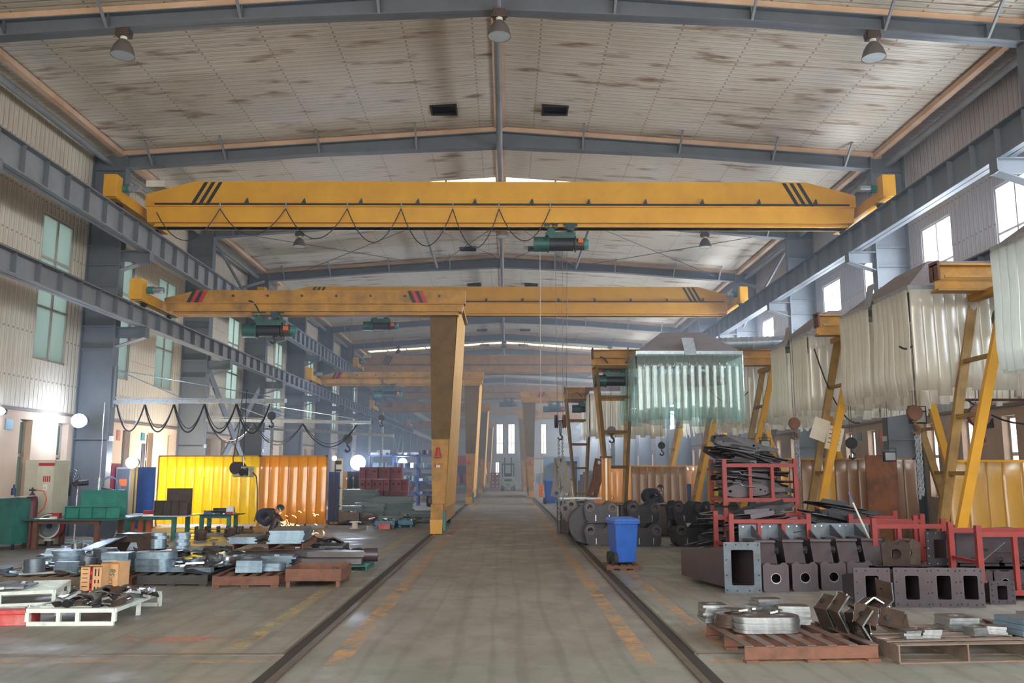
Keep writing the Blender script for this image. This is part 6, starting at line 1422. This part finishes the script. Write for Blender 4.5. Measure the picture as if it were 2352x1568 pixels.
MB().box(-.25, .25, .7, 1.1, 1.0, 1.5).build('seat', BLACK, t, bevel=.05)
# red crates left of the forklift
q = atz(1137, 1122)
for i in range(4):
    o = MB().plate(rect(-.45, .45, 0, .36), [rect(-.3, -.12, .1, .26), rect(.12, .3, .1, .26)], 0, .9, 'xz').build('red_crate', mat('crate_red', (150, 58, 50), .6), loc=(q.x, q.y, .04 + .38 * i)); tag(o, f'red slotted crate, {("bottom", "second", "third", "top")[i]} of the stack beside the forklift', 'crate')
# lorry with a red cab, far left of the aisle
t = thing('lorry', 'lorry with a red cab far down the left side of the aisle', 'lorry', (zr(1056, 78), 78, 0), 0)
MB().prism([(0, .6), (2.2, .6), (2.2, 2.0), (1.9, 2.7), (.3, 2.7), (0, 2.0)], 0, .3, 'yz').build('panel', REDP, t)
MB().add([(-1.1, 0, .6), (1.1, 0, .6), (1.1, 2, .6), (-1.1, 2, .6), (-1.1, 0, 2.2), (1.1, 0, 2.2), (1.1, 2, 2.9), (-1.1, 2, 2.9), (-1.0, .5, 3.1), (1.0, .5, 3.1)], ((3, 2, 1, 0), (0, 1, 5, 4), (4, 5, 9, 8), (8, 9, 6, 7), (1, 2, 6, 9, 5), (0, 4, 8, 7, 3), (2, 3, 7, 6))).build('cab', REDP, t)
MB().add([(-.95, -.02, 1.5), (.95, -.02, 1.5), (.95, .0, 2.2), (-.95, .0, 2.2)], ((0, 1, 2, 3),)).build('windscreen', BLACK, t); MB().box(-1.1, 1.1, 2.1, 8, .8, 1.2).build('bed', DSTEEL, t)
for x in (-.9, .9):
    for y in (.8, 5, 6.5): MB().cyl((x - .15, y, .5), (x + .15, y, .5), .5, 18).build('wheel', RUBBER, t)
# green walk-behind frame near the blue bin down the aisle
q = atz(1268, 1150); t = thing('lifting_gantry', 'dark green wheeled lifting gantry behind the pendant, far right of the aisle', 'frame', (q.x + .6, q.y - 4, 0)); 
for x in (-.5, .5): MB().box(x - .05, x + .05, 0, .1, 0, 2.2).box(x - .05, x + .05, 1, 1.1, 0, 2.2).build('post', DGREEN, t)
MB().box(-.55, .55, 0, 1.1, 2.15, 2.25).box(-.55, .55, 0, .1, 1.2, 1.3).build('beam', DGREEN, t)
tag(MB().box(-1.0, 1.0, 0, .05, 0, 1.3).build('blue_screen', mat('pale_blue_sheet', (150, 176, 206), .5), loc=(zr(1290, 48), 48, 1.2)), 'pale blue backlit sheet behind the link arms', 'sheet')
o = tag(MB().box(-2.2, 2.2, 0, .05, 0, 1.5).box(-2.1, -2.0, 0, .05, -1.5, 0).box(2.0, 2.1, 0, .05, -1.5, 0).build('pale_screen', PLASTW, loc=(zr(1275, 90), 90, 1.5)), 'distant cream sign with a red top edge', 'sign'); MB().box(-2.2, 2.2, -.01, 0, 1.38, 1.5).build('red_edge', REDP, o)
# --- people: crouching grinder
SKIN = mat('skin', (186, 132, 108), .6); CLO = mat('dark_overalls', (44, 48, 62), .8, 0, (34, 38, 50), 6); CLO2 = mat('dark_trousers', (52, 54, 62), .8)
def skinned(name, nodes, edges, m, parent, root=0, sub=2):
    me = bpy.data.meshes.new(name); me.from_pydata([n[0] for n in nodes], edges, []); o = bpy.data.objects.new(name, me); sc.collection.objects.link(o)
    sk = o.modifiers.new('skin', 'SKIN'); ly = me.skin_vertices[0] if me.skin_vertices else None
    if ly is None:
        bpy.context.view_layer.objects.active = o; bpy.ops.mesh.customdata_skin_add(); ly = me.skin_vertices[0]
    for i, n in enumerate(nodes): ly.data[i].radius = (n[1], n[2] if len(n) > 2 else n[1]); ly.data[i].use_root = (i == root)
    ss = o.modifiers.new('sub', 'SUBSURF'); ss.levels = sub; ss.render_levels = sub
    dg = bpy.context.evaluated_depsgraph_get(); nm = bpy.data.meshes.new_from_object(o.evaluated_get(dg)); o.modifiers.clear(); o.data = nm; bpy.data.meshes.remove(me)
    nm.materials.clear(); nm.materials.append(m)
    for p in nm.polygons: p.use_smooth = True
    o.parent = parent; return o
def crouching(label, loc, rz):
    """faces +x: squatting, back curved, arms reaching down and forward"""
    t = thing('person', label, 'person', loc, rz)
    N = [((-.10, 0, .28), .155, .17), ((-.15, 0, .44), .15, .17), ((-.05, 0, .61), .155, .19), ((.14, 0, .70), .125, .17), ((.27, 0, .69), .065),  # pelvis..neck
         ((.02, .13, .30), .10), ((.30, .17, .48), .085), ((.36, .17, .44), .08), ((.22, .16, .10), .055), ((.20, .16, .05), .05), ((.34, .17, .04), .045),
         ((.02, -.13, .30), .10), ((.30, -.17, .48), .085), ((.36, -.17, .44), .08), ((.22, -.16, .10), .055), ((.20, -.16, .05), .05), ((.34, -.17, .04), .045),
         ((.17, .19, .66), .075), ((.30, .22, .50), .055), ((.47, .10, .36), .04), ((.17, -.19, .66), .075), ((.30, -.22, .50), .055), ((.47, -.06, .34), .04)]
    E = [(0, 1), (1, 2), (2, 3), (3, 4), (0, 5), (5, 6), (6, 7), (7, 8), (8, 9), (9, 10), (0, 11), (11, 12), (12, 13), (13, 14), (14, 15), (15, 16), (3, 17), (17, 18), (18, 19), (3, 20), (20, 21), (21, 22)]
    skinned('body', N, E, CLO, t)
    H = Matrix.Translation((.39, 0, .72)) @ Matrix.Rotation(.85, 4, 'Y')
    prof = [(.0, -.12), (.045, -.115), (.07, -.08), (.085, -.02), (.088, .04), (.075, .09), (.045, .12), (0, .13)]
    MB().lathe(prof, 16, H @ Matrix.Diagonal((1.12, .92, 1, 1))).prism([(.085, .0), (.12, -.03), (.085, -.035)], -.012, .012, 'xz', H).box(.082, .094, -.03, .03, -.07, -.062, H).build('head', SKIN, t, smooth=True)
    MB().lathe([(.092, .0), (.098, .04), (.088, .10), (.05, .14), (0, .148)], 16, H @ Matrix.Diagonal((1.14, .98, 1, 1))).build('cap', mat('cap_dark', (36, 54, 58), .8), t, smooth=True)
    MB().tube([H @ Vector(p) for p in ((0, .095, .06), (.06, .085, .03), (.105, 0, .02), (.06, -.085, .03), (0, -.095, .06))], .012, 6).build('mask_strap', PLASTW, t)
    MB().lathe([(0, .05), (.04, .04), (.05, 0)], 12, H @ Matrix.Translation((.09, 0, -.05)) @ Matrix.Rotation(PI / 2, 4, 'Y')).build('dust_mask', PLASTW, t, smooth=True)
    for s, b in ((1, Vector((.47, .10, .36))), (-1, Vector((.47, -.06, .34)))):
        nn = [(tuple(b), .034, .026), (tuple(b + Vector((.07, -s * .01, -.03))), .040, .020)]; ee = [(0, 1)]
        for k, dy in enumerate((-.03, -.01, .011, .031)):
            L_ = (.026, .031, .029, .022)[k]; i0 = len(nn)
            nn += [(tuple(b + Vector((.095, dy - s * .01, -.035))), .0095), (tuple(b + Vector((.095 + L_, dy - s * .01, -.055))), .009), (tuple(b + Vector((.09 + L_, dy - s * .01, -.085))), .008)]
            ee += [(1, i0), (i0, i0 + 1), (i0 + 1, i0 + 2)]
        i0 = len(nn); nn += [(tuple(b + Vector((.04, -s * .042, -.03))), .011), (tuple(b + Vector((.075, -s * .05, -.06))), .009)]; ee += [(0, i0), (i0, i0 + 1)]
        skinned('hand', nn, ee, SKIN, t, 0, 1)
    for y in (.16, -.16): MB().box(.12, .40, y - .05, y + .05, 0, .08).build('shoe', BLACK, t, bevel=.025)
    return t
q = atz(618, 1226); px_ = crouching('person in dark overalls and cap crouching and grinding, sparks flying to the right', (zr(612, 24.6), 24.6, 0), -.1)
px_.scale = (1.05, 1.0, .95)
gr = thing('angle_grinder', 'angle grinder held by the crouching person', 'grinder', (px_.location.x + .56, 24.6, .27), -.1)
MB().cyl((-.16, 0, .0), (.06, 0, -.03), .032, 12).build('body', TEAL, gr, smooth=True); MB().cyl((.09, 0, -.07), (.09, 0, -.05), .065, 18).cyl((.09, 0, -.05), (.08, 0, .0), .028, 10).build('disc', DSTEEL, gr)
crouching('person in dark clothes bending at work behind the dark coupler housings', (zr(1488, 27.5), 27.5, .45), .3)
tag(MB().box(-.5, .5, -.4, .4, 0, .44).build('low_platform', DSTEEL, loc=(zr(1488, 27.5) + .1, 27.5, 0)), 'low dark platform behind the coupler housings', 'platform')
# sparks: countless, one object
SPK = emit('spark_glow', (255, 176, 96), 14); mb = MB(); bx, by = px_.location.x + .46, 24.5
for i in range(75):
    a = random.uniform(-.3, 1.1); L_ = random.uniform(.02, .12); far = abs(random.gauss(0, .32)) + .04; z = max(.02, .25 - far * .35 + random.gauss(0, .08)) if random.random() < .75 else random.uniform(.02, .12)
    p = Vector((bx + far + (.25 if z < .12 else 0), by + random.uniform(-.25, .25), z)); mb.cyl(p, p + Vector((L_ * math.cos(a * 2), 0, L_ * math.sin(a * 2))), .004, 4, .002)
for i in range(9):
    c = Vector((bx + random.uniform(.1, 1.3), by + random.uniform(-.2, .1), random.uniform(.12, .62))); r = random.uniform(.05, .13)
    mb.tube([c + Vector((r * 1.3 * math.cos(b_), 0, r * math.sin(b_) * .8)) for b_ in [random.uniform(0, .6) + k * .22 for k in range(6)]], .005, 4)
sp = mb.build('sparks', SPK); sp['kind'] = 'stuff'; sp['label'] = 'orange sparks flying from the grinder'
l = bpy.data.lights.new('spark_light', 'POINT'); l.energy = 6; l.color = (1, .6, .3); l.shadow_soft_size = .1; o = bpy.data.objects.new('spark_light', l); sc.collection.objects.link(o); o.location = (bx + .3, by - .1, .2)
wk = put('rect', .9, .3, .06, BROWN, (bx + .55, 24.5, .0), 0, 'work_piece', 'brown steel bar being ground among the sparks', 'workpiece', None)

for x, s_, nm in ((XL + .99, 1, 'left'), (XR - .99, -1, 'right')):
    for k in range(3):
        tag(MB().box(0, .01, -.14, .14, -.07, .07).build('column_plate', PAPER, loc=(x - (.01 if s_ < 0 else 0), 24.0 + 7.5 * k, 2.62)), f'small white number plate on the {("first", "second", "third")[k]} visible column at the {nm}', 'sign')
# ------------------------------------------------------------------ welding haze: thin near the camera, thicker down the hall
hm_ = []
for y0_, y1_, den in ((13.0, 34.0, .006), (34.25, Y1 - .1, .013)):
    hz = MB().box(XL + .02, XR - .02, y0_, y1_, .01, 10.7).build('welding_haze', None)
    hz['kind'] = 'stuff'; hz['label'] = 'thin bluish welding haze filling the hall' if y0_ < 20 else 'thicker bluish welding haze deep in the hall'
    hm = bpy.data.materials.new('haze'); hm.use_nodes = True; nt = hm.node_tree; nt.nodes.remove(nt.nodes['Principled BSDF'])
    vs_ = nt.nodes.new('ShaderNodeVolumeScatter'); vs_.inputs['Color'].default_value = (.74, .85, 1.0, 1); vs_.inputs['Density'].default_value = den
    vs_.inputs['Anisotropy'].default_value = .3
    nt.links.new(vs_.outputs[0], nt.nodes['Material Output'].inputs['Volume']); hz.data.materials.append(hm)
